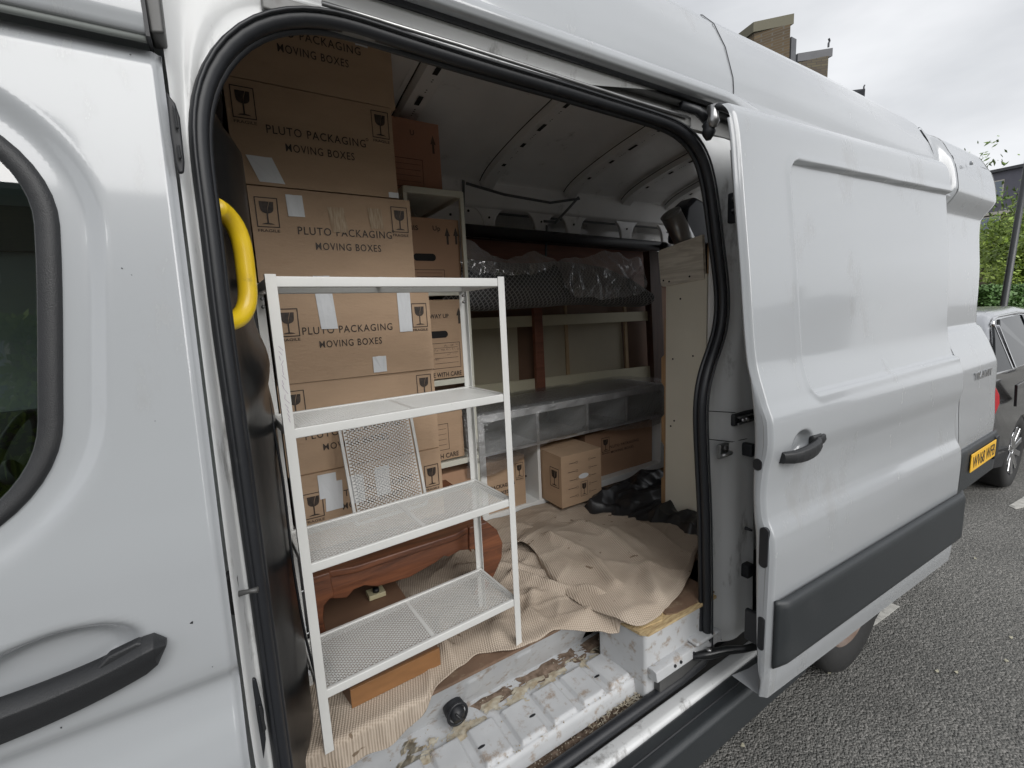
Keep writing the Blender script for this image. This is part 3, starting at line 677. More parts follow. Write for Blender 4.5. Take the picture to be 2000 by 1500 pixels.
for (u, v, hw, hh) in ((1457, 1112, .020, .026), (1462, 878, .014, .024), (1438, 405, .012, .048)):
    q = aty(u, v, .90); bk = MB().box(q.x-hw, q.x+hw, .880, .925, q.z-hh, q.z+hh).build('door_buffer', RUBBER, VAN, bevel=.006)
for v in (387, 410):
    q = aty(1432, v, .89); MB().tube([(q.x+.02, .9, q.z), (q.x, .892, q.z)], [.008, .004], 8).build('buffer_pin', RUBBER, VAN)
# dark crack lines where jamb pressings meet
for line in (((1385, 803), (1440, 806), (1468, 808)), ((1385, 858), (1430, 863), (1462, 856)), ((1440, 440), (1452, 620), (1468, 700)), ((1428, 1125), (1431, 1180), (1428, 1235)), ((1388, 1245), (1420, 1252), (1428, 1262))):
    MB().tube(resample([aty(u, v, .918) for u, v in line], .02), .0016, 5).build('jamb_seam', RUBBER, VAN)
# top roller arm
ra = [aty(u, v, y) for u, v, y in ((1330, 205, .96), (1362, 216, .945), (1385, 238, .93), (1392, 248, .925))]
arm = MB().tube(ra, [.012, .013, .016, .014], 10).build('roller_arm', RUBBER, VAN, smooth=True)
r0 = aty(1393, 222, .90); MB().tube([r0+Vector((0, .015, .02)), r0+Vector((0, 0, .014)), r0+Vector((0, 0, -.004)), r0+Vector((0, 0, -.022)), r0+Vector((0, 0, -.04))], [.010, .019, .014, .019, .010], 14).build('guide_roller', STEEL, arm, smooth=True)
r1 = aty(1384, 250, .915); MB().tube([r1+Vector((0, 0, .02)), r1+Vector((0, 0, .008)), r1, r1+Vector((0, 0, -.012)), r1+Vector((0, 0, -.022)), r1+Vector((0, 0, -.034))], [.012, .02, .016, .021, .016, .008], 14).build('guide_roller', RUBBER, arm, smooth=True)
MB().tube([aty(1390, 210, .90), aty(1408, 208, .88), aty(1430, 216, .86), aty(1445, 232, .85)], [.010, .011, .012, .016], 10).build('hanger_bracket', RUBBER, arm, smooth=True)

# sill: white skin, black step trim, rubber, litter channel, pressed step with ribs, floor edge
SX0, SX1 = -.6, 3.3
MB().prism([(.89, .360), (.848, .366), (.836, .358), (.832, .30), (.89, .30)], 'x', -.06, 1.62).build('sill', JAMB, VAN, bevel=.006)
MB().prism([(.834, .352), (.770, .352), (.756, .340), (.750, .24), (.80, .20), (.834, .20)], 'x', -1.1, 1.75).build('sill_cladding', TRIM, VAN, bevel=.006)
MB().prism([(.800, .3535), (.797, .3555), (.794, .3535)], 'x', -1.1, 1.75).build('cladding_groove', RUBBER, VAN)
MB().tube([(-.02, .908, .372), (.6, .908, .372), (1.2, .909, .374), (1.31, .906, .39), (1.345, .902, .43)], .019, 10).build('sill_rubber', RUBBER, VAN, smooth=True)
ch = MB().grid(lambda u, v: (lerp(-.05, 1.38, u), lerp(.92, .985, v), .352+.010*noise.noise(Vector((u*60, v*4, 0)))), 300, 12).build('litter_channel', DIRT, VAN, smooth=True)
STEPZ = .42
def step_fn(u, v):
    x = lerp(-.08, 1.22, u); y = lerp(.962, 1.215, v); z = STEPZ - .055*(1-sstep(0, .03, v))
    pitch = .118; k = ((x+.02) % pitch)/pitch; ins = sstep(.10, .145, k)*(1-sstep(.84, .885, k)) * sstep(.975, .985, y)*(1-sstep(1.105, 1.115, y))
    z += .013*ins
    z += .0012*noise.noise(Vector((x*20, y*20, 5)))
    if x > 1.08: y = lerp(y, lerp(1.0, 1.12, v), sstep(1.08, 1.22, x))
    return (x, y, z)
stp = MB().grid(step_fn, 330, 60).build('entry_step', STEPW, VAN, smooth=True)
slot = MB()
for i, (x, y) in enumerate(((.478, 1.035), (.657, 1.035), (.30, 1.035), (.924, 1.035), (.12, 1.035))):
    slot.add([(x+math.cos(a)*.012*(1 if abs(math.cos(a)) > .01 else 1), y+math.sin(a)*.0045, STEPZ+.0142) for a in [2*math.pi*k/12 for k in range(12)]], [tuple(range(12))])
slot.add([(1.045+math.cos(a)*.009, 1.055+math.sin(a)*.009, STEPZ+.0142) for a in [2*math.pi*k/12 for k in range(12)]], [tuple(range(12))])
slot.build('drain_slot', RUBBER, stp)
# dirt and crumbled sealant lying on the step
def blob_sheet(pts_in, pts_out, z, amp, nu, nv, seed, freq=25):
    A_ = resample(pts_in, .01); B_ = resample(pts_out, .01)
    def f(u, v):
        a = A_[min(len(A_)-1, int(u*(len(A_)-1)))]; b = B_[min(len(B_)-1, int(u*(len(B_)-1)))]
        p = Vector(a).lerp(Vector(b), v); e = min(1, v*6, (1-v)*6, u*10, (1-u)*10)
        n = noise.noise(Vector((p.x*freq, p.y*freq, seed)))
        return (p.x + .012*noise.noise(Vector((p.y*30, p.x*30, seed+3))), p.y + .014*noise.noise(Vector((p.x*22, p.y*9, seed+7))), z + amp*(e*(1+n)) - .004)
    def sk(u, v):
        p = f(u, v); return noise.noise(Vector((p[0]*14, p[1]*22, seed))) + .35*noise.noise(Vector((p[0]*50, p[1]*60, seed))) < (-.36 if seed == 2 else -.10) + 1.1*max(0, abs(v-.5)-.28) + .25*noise.noise(Vector((p[0]*160, p[1]*160, seed)))
    return MB().grid(f, nu, nv, sk)
blob_sheet([(.50, 1.195, 0), (1.16, 1.21, 0)], [(.52, 1.155, 0), (.8, 1.135, 0), (1.17, 1.115, 0)], STEPZ+.003, .002, 500, 60, 2).build('loose_dirt', DIRT, VAN, smooth=True)
blob_sheet([(.30, 1.18, 0), (.52, 1.18, 0), (.80, 1.155, 0), (1.08, 1.15, 0)], [(.22, 1.09, 0), (.55, 1.10, 0), (1.0, 1.09, 0), (1.1, 1.08, 0)], STEPZ+.005, .003, 460, 60, 9, 50).build('sealant_crust', CRUST, VAN, smooth=True)
random.seed(3)
gr = MB()
for i in range(520):
    x = random.uniform(.1, 1.38); y = random.choice([random.gauss(.952, .015), random.gauss(.952, .015), random.uniform(1.0, 1.19)]); s_ = random.uniform(.001, .0032)
    z = .366 if y < .965 else STEPZ+.008
    if x > 1.2 and y > .965: continue
    gr.add([(x+s_, y, z), (x-s_*.5, y+s_, z), (x-s_*.5, y-s_, z), (x, y, z+s_*1.3)], [(0, 1, 3), (1, 2, 3), (2, 0, 3)])
tag(gr.build('grit', CRUST, VAN), kind='stuff')
lt = MB()
for i in range(900):
    x = random.triangular(.75, 1.40, 1.30); y = random.gauss(.952, .012); z = .362+random.uniform(0, .012); a = random.uniform(0, 6.3); L = random.uniform(.006, .018)
    d = Vector((math.cos(a), math.sin(a)*.5, random.uniform(-.2, .6)))*L; wv = Vector((-math.sin(a), math.cos(a), 0))*.0012
    p = Vector((x, y, z)); lt.add([p-wv, p+wv, p+d+wv, p+d-wv], [(0, 1, 2, 3)])
tag(lt.build('dry_litter', CRUST, VAN), kind='stuff')
# floor edge face behind the step, with pressed pads
def fe(u, v):
    x = lerp(-.10, 1.0, u); z = lerp(STEPZ, .612, v); y = lerp(1.205, 1.112, v)
    for cx in (.52, .70, .95, .27, .05):
        ins = sstep(0, .006, .032-abs(x-cx))*sstep(0, .008, .055-abs(z-.51)); y -= .004*ins
    return (x, y, z)
MB().grid(fe, 220, 30).build('floor_edge', STEPW, VAN, smooth=True)
MB().box(-.02, 3.45, 1.115, 2.62, .596, .611).build('floor', PLY, VAN)
fe2 = MB().box(.0, 1.0, 1.108, 1.116, .604, .6125).build('floor_edge_strip', PLY, VAN)
# raised corner at the rear of the step with split ply on top
a = Vector((1.005, 1.115, 0)); b = Vector((1.040, .925, 0)); c_ = Vector((1.40, .918, 0)); d_ = Vector((1.40, 1.115, 0))
MB().hexa([(*p.xy, zz) for zz, s_ in ((.36, 0), (.600, 0)) for p in (a, b, c_, d_)]).build('step_corner_box', STEPW, VAN, bevel=.012, seg=3)
pc = MB(); random.seed(5)
top = [(1.0, 1.10), (1.008, 1.04), (1.025, .935), (1.05, .917), (1.15, .913), (1.25, .915), (1.40, .912), (1.42, 1.12)]
pc.prism([(x+random.uniform(-.004, .004), y+random.uniform(-.004, .004)) for x, y in top], 'z', .602, .612).build('corner_ply', PLYEDGE, VAN)
MB().prism([(1.16, 1.02), (1.165, .945), (1.20, .93), (1.30, .925), (1.41, .925), (1.41, 1.12), (1.12, 1.12)], 'z', .6125, .617).build('corner_ply_face', PLY, VAN)
MB().prism([(1.02, 1.05), (1.05, .945), (1.13, .935), (1.17, .96), (1.13, 1.0), (1.15, 1.05), (1.08, 1.10)], 'z', .6125, .6155).build('split_ply', mat('pale_ply', (.60, .45, .24), .8, var=.3, vscale=14, stretch=(2, 10, 1)), VAN)
# long ledge below the corner box, with the roller channel
MB().prism([(.925, .482), (.905, .486), (.890, .484), (.884, .452), (.905, .444), (.925, .450)], 'x', 1.05, 1.40).build('corner_ledge', STEPW, VAN, bevel=.003)
MB().box(1.25, 1.37, .880, .925, .487, .502).build('ledge_bracket', STEPW, VAN, bevel=.006)
for x in (1.14, 1.17, 1.24): MB().cyl((x, .888, .470), (x, .8835, .470), .0055, 10).build('ledge_hole', RUBBER, VAN)
MB().box(1.08, 1.38, .900, .93, .385, .442).build('lower_rail', RAIL, VAN, bevel=.003)
# inner panel just right of the floor corner
MB().box(1.412, 1.43, .97, 1.0, .62, .84).build('inner_pillar_foot', INNER, VAN, bevel=.01)
# rubber door stop on the floor edge
kc = Vector((.452, 1.155, .475))
ks = MB().tube([kc+Vector((0, .02, 0)), kc, kc+Vector((0, -.012, 0)), kc+Vector((0, -.030, 0)), kc+Vector((.002, -.036, -.002))], [.031, .033, .024, .022, .008], 20).build('rubber_door_stop', RUBBER, VAN, smooth=True)
MB().tube([kc+Vector((math.cos(t)*.031, -.020, math.sin(t)*.034)) for t in [2*math.pi*k/24 for k in range(24)]], .0045, 8, closed=True).build('stop_ring', RUBBER, ks, smooth=True)
MB().tube([kc+Vector((-.012, -.036, .018)), kc+Vector((.0, -.040, 0)), kc+Vector((.012, -.036, -.012))], .004, 6).build('stop_bar', PLASTIC, ks, smooth=True)

# sliding door, slid back and standing proud of the side
SD0, SD1 = 1.285, 2.735
DPROF = [(.437, .663), (.50, .658), (.76, .657), (.90, .656), (.965, .660), (1.03, .684), (1.10, .690), (1.17, .686), (1.25, .674), (1.31, .677), (1.38, .700), (1.50, .735), (1.80, .767), (2.05, .795), (2.13, .804), (2.20, .818), (2.235, .842), (2.25, .872)]
def sd_base(x, z): return interp(DPROF, z) - lerp(.043, .060, sstep(1.3, 1.8, z))*(x-SD0)
def sd_z1(x): return 2.235 + .020*(x-SD0)
PX0 = 1.53
def sd_y(x, z):
    y = sd_base(x, z)
    zt = 2.10; zb = lerp(1.365, 1.385, (x-PX0)/1.2)
    d = rr_d(x, z, PX0, 3.6, zb, zt, .05)
    y += .017*sstep(.0, .009, d)
    y -= .0035*(1-sstep(0, .006, d))*sstep(-.03, .0, d)
    y += .032*(1-sstep(.62, 1.0, math.hypot((x-1.452)/.060, (z-1.228)/.048)))
    e = min(x-SD0, SD1-x)
    y += .012*(1-sstep(0, .012, e))
    y += .0015*noise.noise(Vector((x*2.2, z*2.2, 4)))
    return y
def sd_fn(u, v):
    x = lerp(SD0, SD1, u); z = lerp(.437, sd_z1(x), v); return (x, sd_y(x, z), z)
SDR = MB().grid(sd_fn, 300, 340).build('sliding_door', PAINT, VAN, smooth=True, fixn=False)
_fi = [atx(u, v, 1.29) for u, v in ((1500, 1362), (1478, 1300), (1472, 1160), (1470, 1000), (1468, 830), (1463, 640), (1450, 400), (1443, 290), (1436, 222))]
FLIN = sorted((p.z, p.y) for p in _fi)
def flange(u, v):
    z = lerp(.437, 2.19, v); x = SD0 - .004*math.sin(u*3.1) + .03*sstep(.7, 1, u); return (x, max(lerp(sd_y(SD0, z), interp(FLIN, z), u), sd_y(SD0, z)+.012*u), z)
MB().grid(flange, 12, 120).build('front_edge_panel', PAINT, SDR, smooth=True)
MB().grid(lambda u, v: (SD1, sd_y(SD1, lerp(.437, 2.2, v))+.09*u, lerp(.437, 2.2, v)), 3, 80).build('rear_edge_panel', PAINT, SDR, smooth=True)
MB().grid(lambda u, v: (lerp(SD0, SD1, u), sd_y(lerp(SD0, SD1, u), .437)+.10*v, .437+.004*v), 20, 3).build('bottom_edge_panel', PAINT, SDR, smooth=True)
MB().grid(lambda u, v: (lerp(SD0+.026, SD1-.02, u), sd_base(lerp(SD0, SD1, u), lerp(.45, 2.18, v))+.10*sstep(0, .1, u)+max(.012, interp(FLIN, lerp(.45, 2.18, v))-sd_y(SD0, lerp(.45, 2.18, v)))*(1-sstep(0, .1, u)), lerp(.45, 2.18, v)), 6, 30).build('inner_panel', INNER, SDR, smooth=True)
# hem seam along the bottom front corner and the edge shadow gap
MB().tube([(SD0-.001, sd_y(SD0, z)+.010, z) for z in [lerp(.46, 2.1, k/60) for k in range(61)]], .0018, 6).build('edge_seam', RECESS, SDR, smooth=True)
def edge_plug(z, dy, ry, rz, nm='edge_plug'):
    y = sd_y(SD0, z)+dy; mb = MB(); n = 20
    P = []
    for k in range(n):
        a = 2*math.pi*k/n; cz = math.copysign(max(0, rz-ry), math.sin(a)) if rz > ry else 0
        P.append((SD0-.0055, y+math.cos(a)*ry, z+cz+math.sin(a)*ry))
    mb.add(P+[(p[0]+.010, p[1], p[2]) for p in P], [tuple(range(n))]+[(k, (k+1) % n, n+(k+1) % n, n+k) for k in range(n)])
    mb.build(nm, RUBBER, SDR)
edge_plug(1.190, .016, .013, .018); edge_plug(.938, .015, .013, .064); edge_plug(.655, .013, .010, .056)
# cladding on the sliding door
def clad(u, v):
    x = lerp(SD0+.012, SD1+.03, u); z = lerp(.548, .772, v); e = min((x-SD0-.012), (SD1+.03-x)); d = .022*sstep(0, .055, e+.012)
    d *= min(1, (1-v)*9+.3, v*9+.4)
    return (x, sd_base(x, .7)-.003-d, z)
cl = MB().grid(clad, 120, 16).build('door_cladding', TRIM, SDR, smooth=True, thick=.006)
# handle with its bowl
hc = aty(1588, 872, .66)
hx, hz = 1.455, 1.212
hm = MB(); secs = []
for k in range(9):
    t = k/8; x = hx-.112+.224*t; z = hz - .004 + .018*t*t*1.2 - .002; y0 = sd_base(x, 1.21)+.004
    h2 = .0180 + .006*math.sin(t*math.pi); dpt = .012 + .026*math.sin(min(1, t*1.15)*math.pi)**.5 if 0 < t < 1 else .012
    secs.append([(x, y0-dpt+.018, z-h2), (x, y0-dpt, z-h2*.9), (x, y0-dpt-.006, z-h2*.1), (x, y0-dpt-.003, z+h2*.7), (x, y0-dpt+.008, z+h2), (x, y0-dpt+.020, z+h2*.7)])
for i in range(8): hm.add(secs[i]+secs[i+1], [(k, (k+1) % 6, 6+(k+1) % 6, 6+k) for k in range(6)])
hm.add(secs[0], [tuple(range(6))]); hm.add(secs[-1], [tuple(range(6))])
hm.build('door_handle', PLASTIC, SDR, bevel=.003, seg=3)
MB().box(hx+.045, hx+.100, sd_base(hx, 1.21)-.014, sd_base(hx, 1.21)+.006, hz-.004, hz+.036).build('handle_base', PLASTIC, SDR, bevel=.008, seg=3)
# lower arm from step to door
am = [aty(u, v, y) for u, v, y in ((1352, 1282, .89), (1385, 1278, .865), (1420, 1270, .83), (1450, 1268, .80), (1478, 1262, .765))]
ar = MB().tube(am, [.012, .017, .014, .012, .012], 10).build('lower_door_arm', BLACKP, VAN, smooth=True)
MB().cyl(am[1]+Vector((0, 0, .012)), am[1]+Vector((0, 0, .022)), .009, 12).build('arm_pivot', STEEL, ar, smooth=True)
q = aty(1480, 1225, .73); MB().box(q.x-.012, q.x+.006, .70, .77, q.z-.06, q.z+.05).build('arm_hinge', RUBBER, SDR, bevel=.006)

# rear wheel under the sliding door
def wheel(cx, y, r, parent, rimm, w_=.20, spokes=0):
    n = 40; mb = MB(); prof = [(y+w_, r*.66), (y+w_, r*.95), (y+w_*.85, r), (y+w_*.15, r), (y+.004, r*.955), (y-.004, r*.80), (y+.006, r*.68), (y+.02, r*.64)]
    vs = [(cx+math.cos(2*math.pi*k/n)*q_, yy, GZ+r+math.sin(2*math.pi*k/n)*q_) for yy, q_ in prof for k in range(n)]
    mb.add(vs, [(i*n+k, i*n+(k+1) % n, (i+1)*n+(k+1) % n, (i+1)*n+k) for i in range(len(prof)-1) for k in range(n)])
    wh = mb.build('wheel', TYRE, parent, smooth=True)
    rb = MB(); prof = [(y+.02, r*.66), (y+.012, r*.62), (y+.05, r*.58), (y+.07, r*.35), (y+.04, r*.20), (y+.03, r*.0)] if not spokes else [(y+.02, r*.68), (y+.010, r*.65), (y+.06, r*.60), (y+.14, r*.58), (y+.15, 0)]
    vs = [(cx+math.cos(2*math.pi*k/n)*q_, yy, GZ+r+math.sin(2*math.pi*k/n)*q_) for yy, q_ in prof for k in range(n)]
    rb.add(vs, [(i*n+k, i*n+(k+1) % n, (i+1)*n+(k+1) % n, (i+1)*n+k) for i in range(len(prof)-1) for k in range(n)])
    rb.build('wheel_rim', rimm if not spokes else RUBBER, wh, smooth=True)
    for s_ in range(spokes):
        a = 2*math.pi*s_/spokes+.3; ca, sa = math.cos(a), math.sin(a); P = Vector((cx, y+.02, GZ+r))
        MB().bar(P+Vector((ca*r*.08, .01, sa*r*.08)), P+Vector((ca*r*.64, -.004, sa*r*.64)), r*.15, .03, up=(0, 1, 0)).build('wheel_spoke', CHROME, wh, bevel=.006)
    return wh
OLDRIM = mat('rusty_rim', (.26, .23, .21), .6, metal=.3, var=.5, vscale=12, c2=(.16, .10, .07))
wheel(2.30, .80, .345, VAN, OLDRIM); wheel(-1.4, .80, .345, VAN, OLDRIM)
MB().box(-1.5, 3.5, .95, 2.65, .18, .34).build('underbody', RUBBER, VAN)
# rear wheel arch filler
MB().grid(lambda u, v: (2.30+.42*math.cos(math.pi*u), lerp(.80, 1.1, v), .29+.42*math.sin(math.pi*u)), 24, 2).build('wheel_arch', RUBBER, VAN, smooth=True)

# rear barn door folded back square to the tail
RX0, RX1 = 3.52, 4.27
def rdx(z): return RX1 + .02*sstep(1.3, 1.1, z)*0 - .05*sstep(2.35, 2.6, z)
RD = MB().grid(lambda u, v: (lerp(RX0, rdx(lerp(.745, 2.59, v)), u), rd_y(lerp(.745, 2.59, v)) + .012*(1-sstep(0, .03, 1-u)), lerp(.745, 2.59, v)), 40, 150).build('rear_door', PAINT, VAN, smooth=True, fixn=False)
MB().grid(lambda u, v: (rdx(lerp(.745, 2.59, v)), rd_y(lerp(.745, 2.59, v))+.012+.08*u, lerp(.745, 2.59, v)), 2, 60).build('rear_door_edge', PAINT, RD, smooth=True)
MB().grid(lambda u, v: (lerp(RX0, RX1, u), rd_y(lerp(.45, 2.5, v))+.10, lerp(.45, 2.5, v)), 2, 40).build('inner_panel', INNER, RD, smooth=True)
rb = MB().grid(lambda u, v: (lerp(RX0, RX1+.03, u), rd_y(lerp(.44, .748, v))-.014*min(1, (1-v)*10), lerp(.44, .748, v)-.03*sstep(.7, 1, u)*(1-v)*0), 16, 16).build('lower_cladding', TRIM, RD, smooth=True, thick=.01)
# number plate
def corner_fn(u, v):
    z = lerp(.45, 2.59, v)
    ry = interp([(.28, .81), (1.3, .81), (1.8, .885), (2.2, .93), (2.345, .962), (2.40, .968), (2.50, 1.0), (2.59, 1.045)], z)
    ry = max(ry, rd_y(z)) if z < 2.15 else ry
    x = lerp(3.40, RX0+.004, u); return (x, lerp(ry+.004, rd_y(z)+.002, sstep(.3, .95, u)) if z > .74 else rd_y(.75)+.02, z - .0*u)
MB().grid(corner_fn, 10, 80).build('tail_corner', PAINT, VAN, smooth=True)
def capfn(u, v):
    x = lerp(3.40, RX0+.004, u); a = (1.045, 2.59); k = v
    y = lerp(lerp(1.045, 1.5, k), lerp(1.15, 1.5, k), u); z = lerp(lerp(2.59, 2.68, sstep(0, .6, k)), lerp(2.59, 2.62, k), u)
    return (x, y, z)
MB().grid(capfn, 6, 10).build('tail_cap', PAINT, VAN, smooth=True)
P0 = Vector((3.70, 0, .588)); PW, PH = .515, .113; py = .790-.024
npb = MB().box(P0.x, P0.x+PW, py-.003, py+.003, P0.z, P0.z+PH).build('number_plate', AMBER, RD, bevel=.002)
tx = MB(); put_text(tx, 'WV68 WFB', lambda u, v: (P0.x+u, py-.0045, P0.z+v), PW/2, PH/2, .46, .078, .004, 1.0); tx.build('plate_lettering', INK, npb, fixn=False)
MB().box(4.215, 4.29, .762, .80, .56, .72).build('plate_side_recess', RUBBER, RD, bevel=.01)
tx = MB(); put_text(tx, 'TRANSIT', lambda u, v: (3.93+u, rd_y(1.165+v)-.006, 1.165+v), 0, 0, .34, .045, .05, 1.15); tx.build('badge_lettering', CHROME, RD, fixn=False, thick=.004)
MB().tube([(rdx(z_)-.006, rd_y(z_)+.008, z_) for z_ in (2.52, 2.46, 2.40, 2.34, 2.28)], .008, 6).build('brake_light_edge', RUBBER, RD)
MB().cyl((3.72, .905, 2.40), (3.72, .892, 2.40), .012, 12).build('door_bump', PAINT, RD, smooth=True)
MB().box(3.42, 3.52, 1.0, 2.6, .40, .60).build('rear_bumper', TRIM, VAN, bevel=.02)

rc = MB(); ro = [(y, z-.02) for y, z in full if z > 2.3]; ri = [(1.82+(y-1.82)*.84, z-.10 if z > 2.45 else z) for y, z in ro]
rc.add([(3.47, y, z) for y, z in ro]+[(3.47, y, z) for y, z in ri], [(i, i+1, len(ro)+i+1, len(ro)+i) for i in range(len(ro)-1)]); rc.build('roof_end_frame', PAINT, VAN, thick=.02)
# load space: ceiling, its bows, far side frame, bulkhead
CEILP = [(1.0, 2.30), (1.03, 2.45), (1.10, 2.58), (1.25, 2.65), (1.50, 2.665), (1.9, 2.625), (2.2, 2.575), (2.40, 2.525), (2.50, 2.475), (2.54, 2.40)]
def ceil_fn(u, v):
    k = v*(len(CEILP)-1); i = min(int(k), len(CEILP)-2); t = k-i
    x = lerp(-.02, 3.48, u); y = lerp(CEILP[i][0], CEILP[i+1][0], t); z = lerp(CEILP[i][1], CEILP[i+1][1], t)
    b = .010*math.sin((x-.1)*math.pi/.66)**2
    # shallow pressed outlines in each bay
    for cx in (1.08, 1.76, 2.42, .42):
        d = abs(rr_d(x, y, cx-.22, cx+.22, 1.35, 2.30, .12)); b += .004*(1-sstep(0, .012, d))
    return (x, y, z+b*0.6)
MB().grid(ceil_fn, 240, 70).build('ceiling_panel', INNER, VAN, smooth=True)
def cz(y): return interp([(a, b) for a, b in CEILP], y)
HOLE = mat('hole_dark', (.012, .012, .012), .9)
for x0 in (.80, 1.44, 2.08, 2.62, 3.10):
    sec = [(-.075, 0), (-.050, -.004), (-.042, -.038), (.038, -.042), (.046, -.004), (.075, 0)]
    ps = [(lerp(1.06, 2.50, k/40)) for k in range(41)]; vs = []
    for y in ps:
        for dx, dz in sec: vs.append((x0+dx, y, cz(y)+dz-.004))
    rbm = MB().add(vs, [(i*6+k, i*6+k+1, (i+1)*6+k+1, (i+1)*6+k) for i in range(40) for k in range(5)]).build('roof_bow', INNER, VAN)
    ho = MB()
    for y, L in ((1.5, .034), (1.72, .034), (1.93, .032), (2.10, .018), (2.30, .012), (1.28, .03)):
        ho.add([(x0+sx*.011, y+sy*L, cz(y+sy*L)-.0465) for sx, sy in ((-1, -1), (1, -1), (1, 1), (-1, 1))], [(0, 1, 2, 3)])
        for dy in (-.065, -.08, .062, .075):
            yy = y+dy; ho.add([(x0+.004+math.cos(a)*.004, yy+math.sin(a)*.004, cz(yy)-.0472) for a in [k*math.pi/3 for k in range(6)]], [tuple(range(6))])
    tag(ho.build('bow_hole', HOLE, rbm), kind='stuff')
    MB().tube([(x0-.052, y, cz(y)-.006) for y in ps], .004, 5).build('bow_sealant', RUBBER, rbm)
# far side: outer skin, inner frame with openings
MB().box(-.02, 3.48, 2.70, 2.715, .61, 2.45).build('far_side_skin', INNER, VAN)
MB().prism([(2.50, 2.47), (2.52, 2.33), (2.56, 2.31), (2.62, 2.33), (2.62, 2.5)], 'x', -.02, 3.48).build('far_top_rail', INNER, VAN, bevel=.01)
fr = MB().box(.9, 1.42, 2.54, 2.56, 2.0, 2.36).build('far_side_panel', INNER, VAN, bevel=.006)
for x, z in ((1.32, 2.30), (1.30, 2.12), (1.38, 2.12), (1.20, 2.27)): MB().cyl((x, 2.54, z), (x, 2.537, z), .008, 8).build('panel_hole', HOLE, fr)
for xc, ww in ((1.46, .035), (1.86, .045), (2.14, .055), (2.66, .055), (3.12, .05)):
    pl = []
    pl += [(xc-ww, 1.9), (xc-ww, 2.20)] + [(xc-ww-.10*(1-math.cos(a)), 2.20+.13*math.sin(a)) for a in [R(20*k) for k in range(1, 5)]]
    pl += [(xc+ww+.10*(1-math.cos(a)), 2.20+.13*math.sin(a)) for a in [R(20*k) for k in range(4, 0, -1)]] + [(xc+ww, 2.20), (xc+ww, 1.9)]
    po = MB().prism(pl, 'y', 2.535, 2.56).build('far_pillar', INNER, VAN, bevel=.005)
    for z in (2.08, 2.14, 2.27): MB().cyl((xc, 2.535, z), (xc, 2.531, z), .007, 8).build('pillar_hole', HOLE, po)
MB().box(.9, 3.4, 2.54, 2.57, 1.85, 2.02).build('far_mid_rail', INNER, VAN, bevel=.006)
MB().box(.9, 3.4, 2.575, 2.60, .62, 1.85).build('far_lining', VENEER, VAN)
# rear frame of the load space (light enters past it)
MB().box(3.46, 3.50, 2.45, 2.75, .4, 2.4).build('rear_frame_post', INNER, VAN); 
MB().box(-1.1, 3.5, 2.74, 2.80, .25, 2.4).grid(lambda u, v: (lerp(-.04, 3.5, u), 2.803, lerp(.3, 2.4, v)), 2, 2).build('far_body_side', PAINT, VAN)
MB().grid(lambda u, v: (lerp(1.45, 3.46, u), 1.0, lerp(.62, 2.31, v)), 2, 2).build('near_lining', INNER, VAN)

# bulkhead: black moulded partition behind the seats
def bulk_fn(u, v):
    y = lerp(.985, 2.60, u); z = lerp(.60, 2.66, v)
    x = .000 + .030*sstep(1.0, 1.12, y)
    x += .045*sstep(2.10, 2.04, z)*math.exp(-((y-1.23)/.12)**2)*(1-.5*math.exp(-((z-1.65)/.12)**2))
    x += .022*math.exp(-((z-1.55-.5*(y-1.1))/.05)**2)*math.exp(-((y-1.15)/.16)**2)
    x += .004*noise.noise(Vector((y*6, z*4, 1)))
    return (x, y, z)
MB().grid(bulk_fn, 60, 120).build('bulkhead', BLACKP, VAN, smooth=True)
# grab handle
gh = [aty(u, v, y) for u, v, y in ((420, 404, 1.00), (440, 414, 1.03), (462, 440, 1.045), (474, 480, 1.05), (480, 530, 1.05), (485, 575, 1.05), (484, 602, 1.045), (470, 622, 1.035), (447, 631, 1.01), (430, 632, 1.0))]
MB().tube(smooth_path(resample(gh, .01), 4), .0175, 14).build('grab_handle', YELLOW, VAN, smooth=True)

# cab interior seen through the side glass
MB().box(-1.5, -.06, 1.0, 2.65, .42, .50).build('cab_floor', INTGREY, VAN)
st_ = MB().prism([(-.80, 1.02), (-.30, 1.02), (-.24, 1.10), (-.16, 1.72), (-.26, 1.74), (-.36, 1.22), (-.80, 1.18)], 'y', 1.95, 2.42).build('driver_seat', SEATM, VAN, bevel=.03, seg=3)
st2 = MB().prism([(-.80, 1.0), (-.30, 1.0), (-.22, 1.08), (-.15, 1.36), (-.24, 1.40), (-.36, 1.16), (-.80, 1.12)], 'y', 1.05, 1.85).build('passenger_seat', SEATM, VAN, bevel=.03, seg=3)
MB().box(-.085, -.075, 1.0, 2.7, .5, 1.55).build('cab_back_wall', INTGREY, VAN)
swc = aty(22, 925, 1.95); n = 40
swr = [swc + Vector((.06*math.sin(2*math.pi*k/n), .185*math.cos(2*math.pi*k/n), .175*math.sin(2*math.pi*k/n))) for k in range(n)]
sw = MB().tube(swr, .014, 10, closed=True).build('steering_wheel', PLASTIC, VAN, smooth=True)
MB().bar(swc-Vector((.02, 0, .05)), swc+Vector((.0, .16, .02)), .03, .02).bar(swc-Vector((.02, 0, .05)), swc+Vector((.0, -.16, .02)), .03, .02).cyl(swc+Vector((-.05, 0, -.03)), swc+Vector((.02, 0, 0)), .05, 16).build('wheel_spoke', PLASTIC, sw, bevel=.004)
MB().prism([(-1.5, 1.0), (-.95, 1.0), (-.92, 1.25), (-1.1, 1.36), (-1.5, 1.40)], 'y', 1.0, 2.65).build('dashboard', INTGREY, VAN, bevel=.03, seg=3)
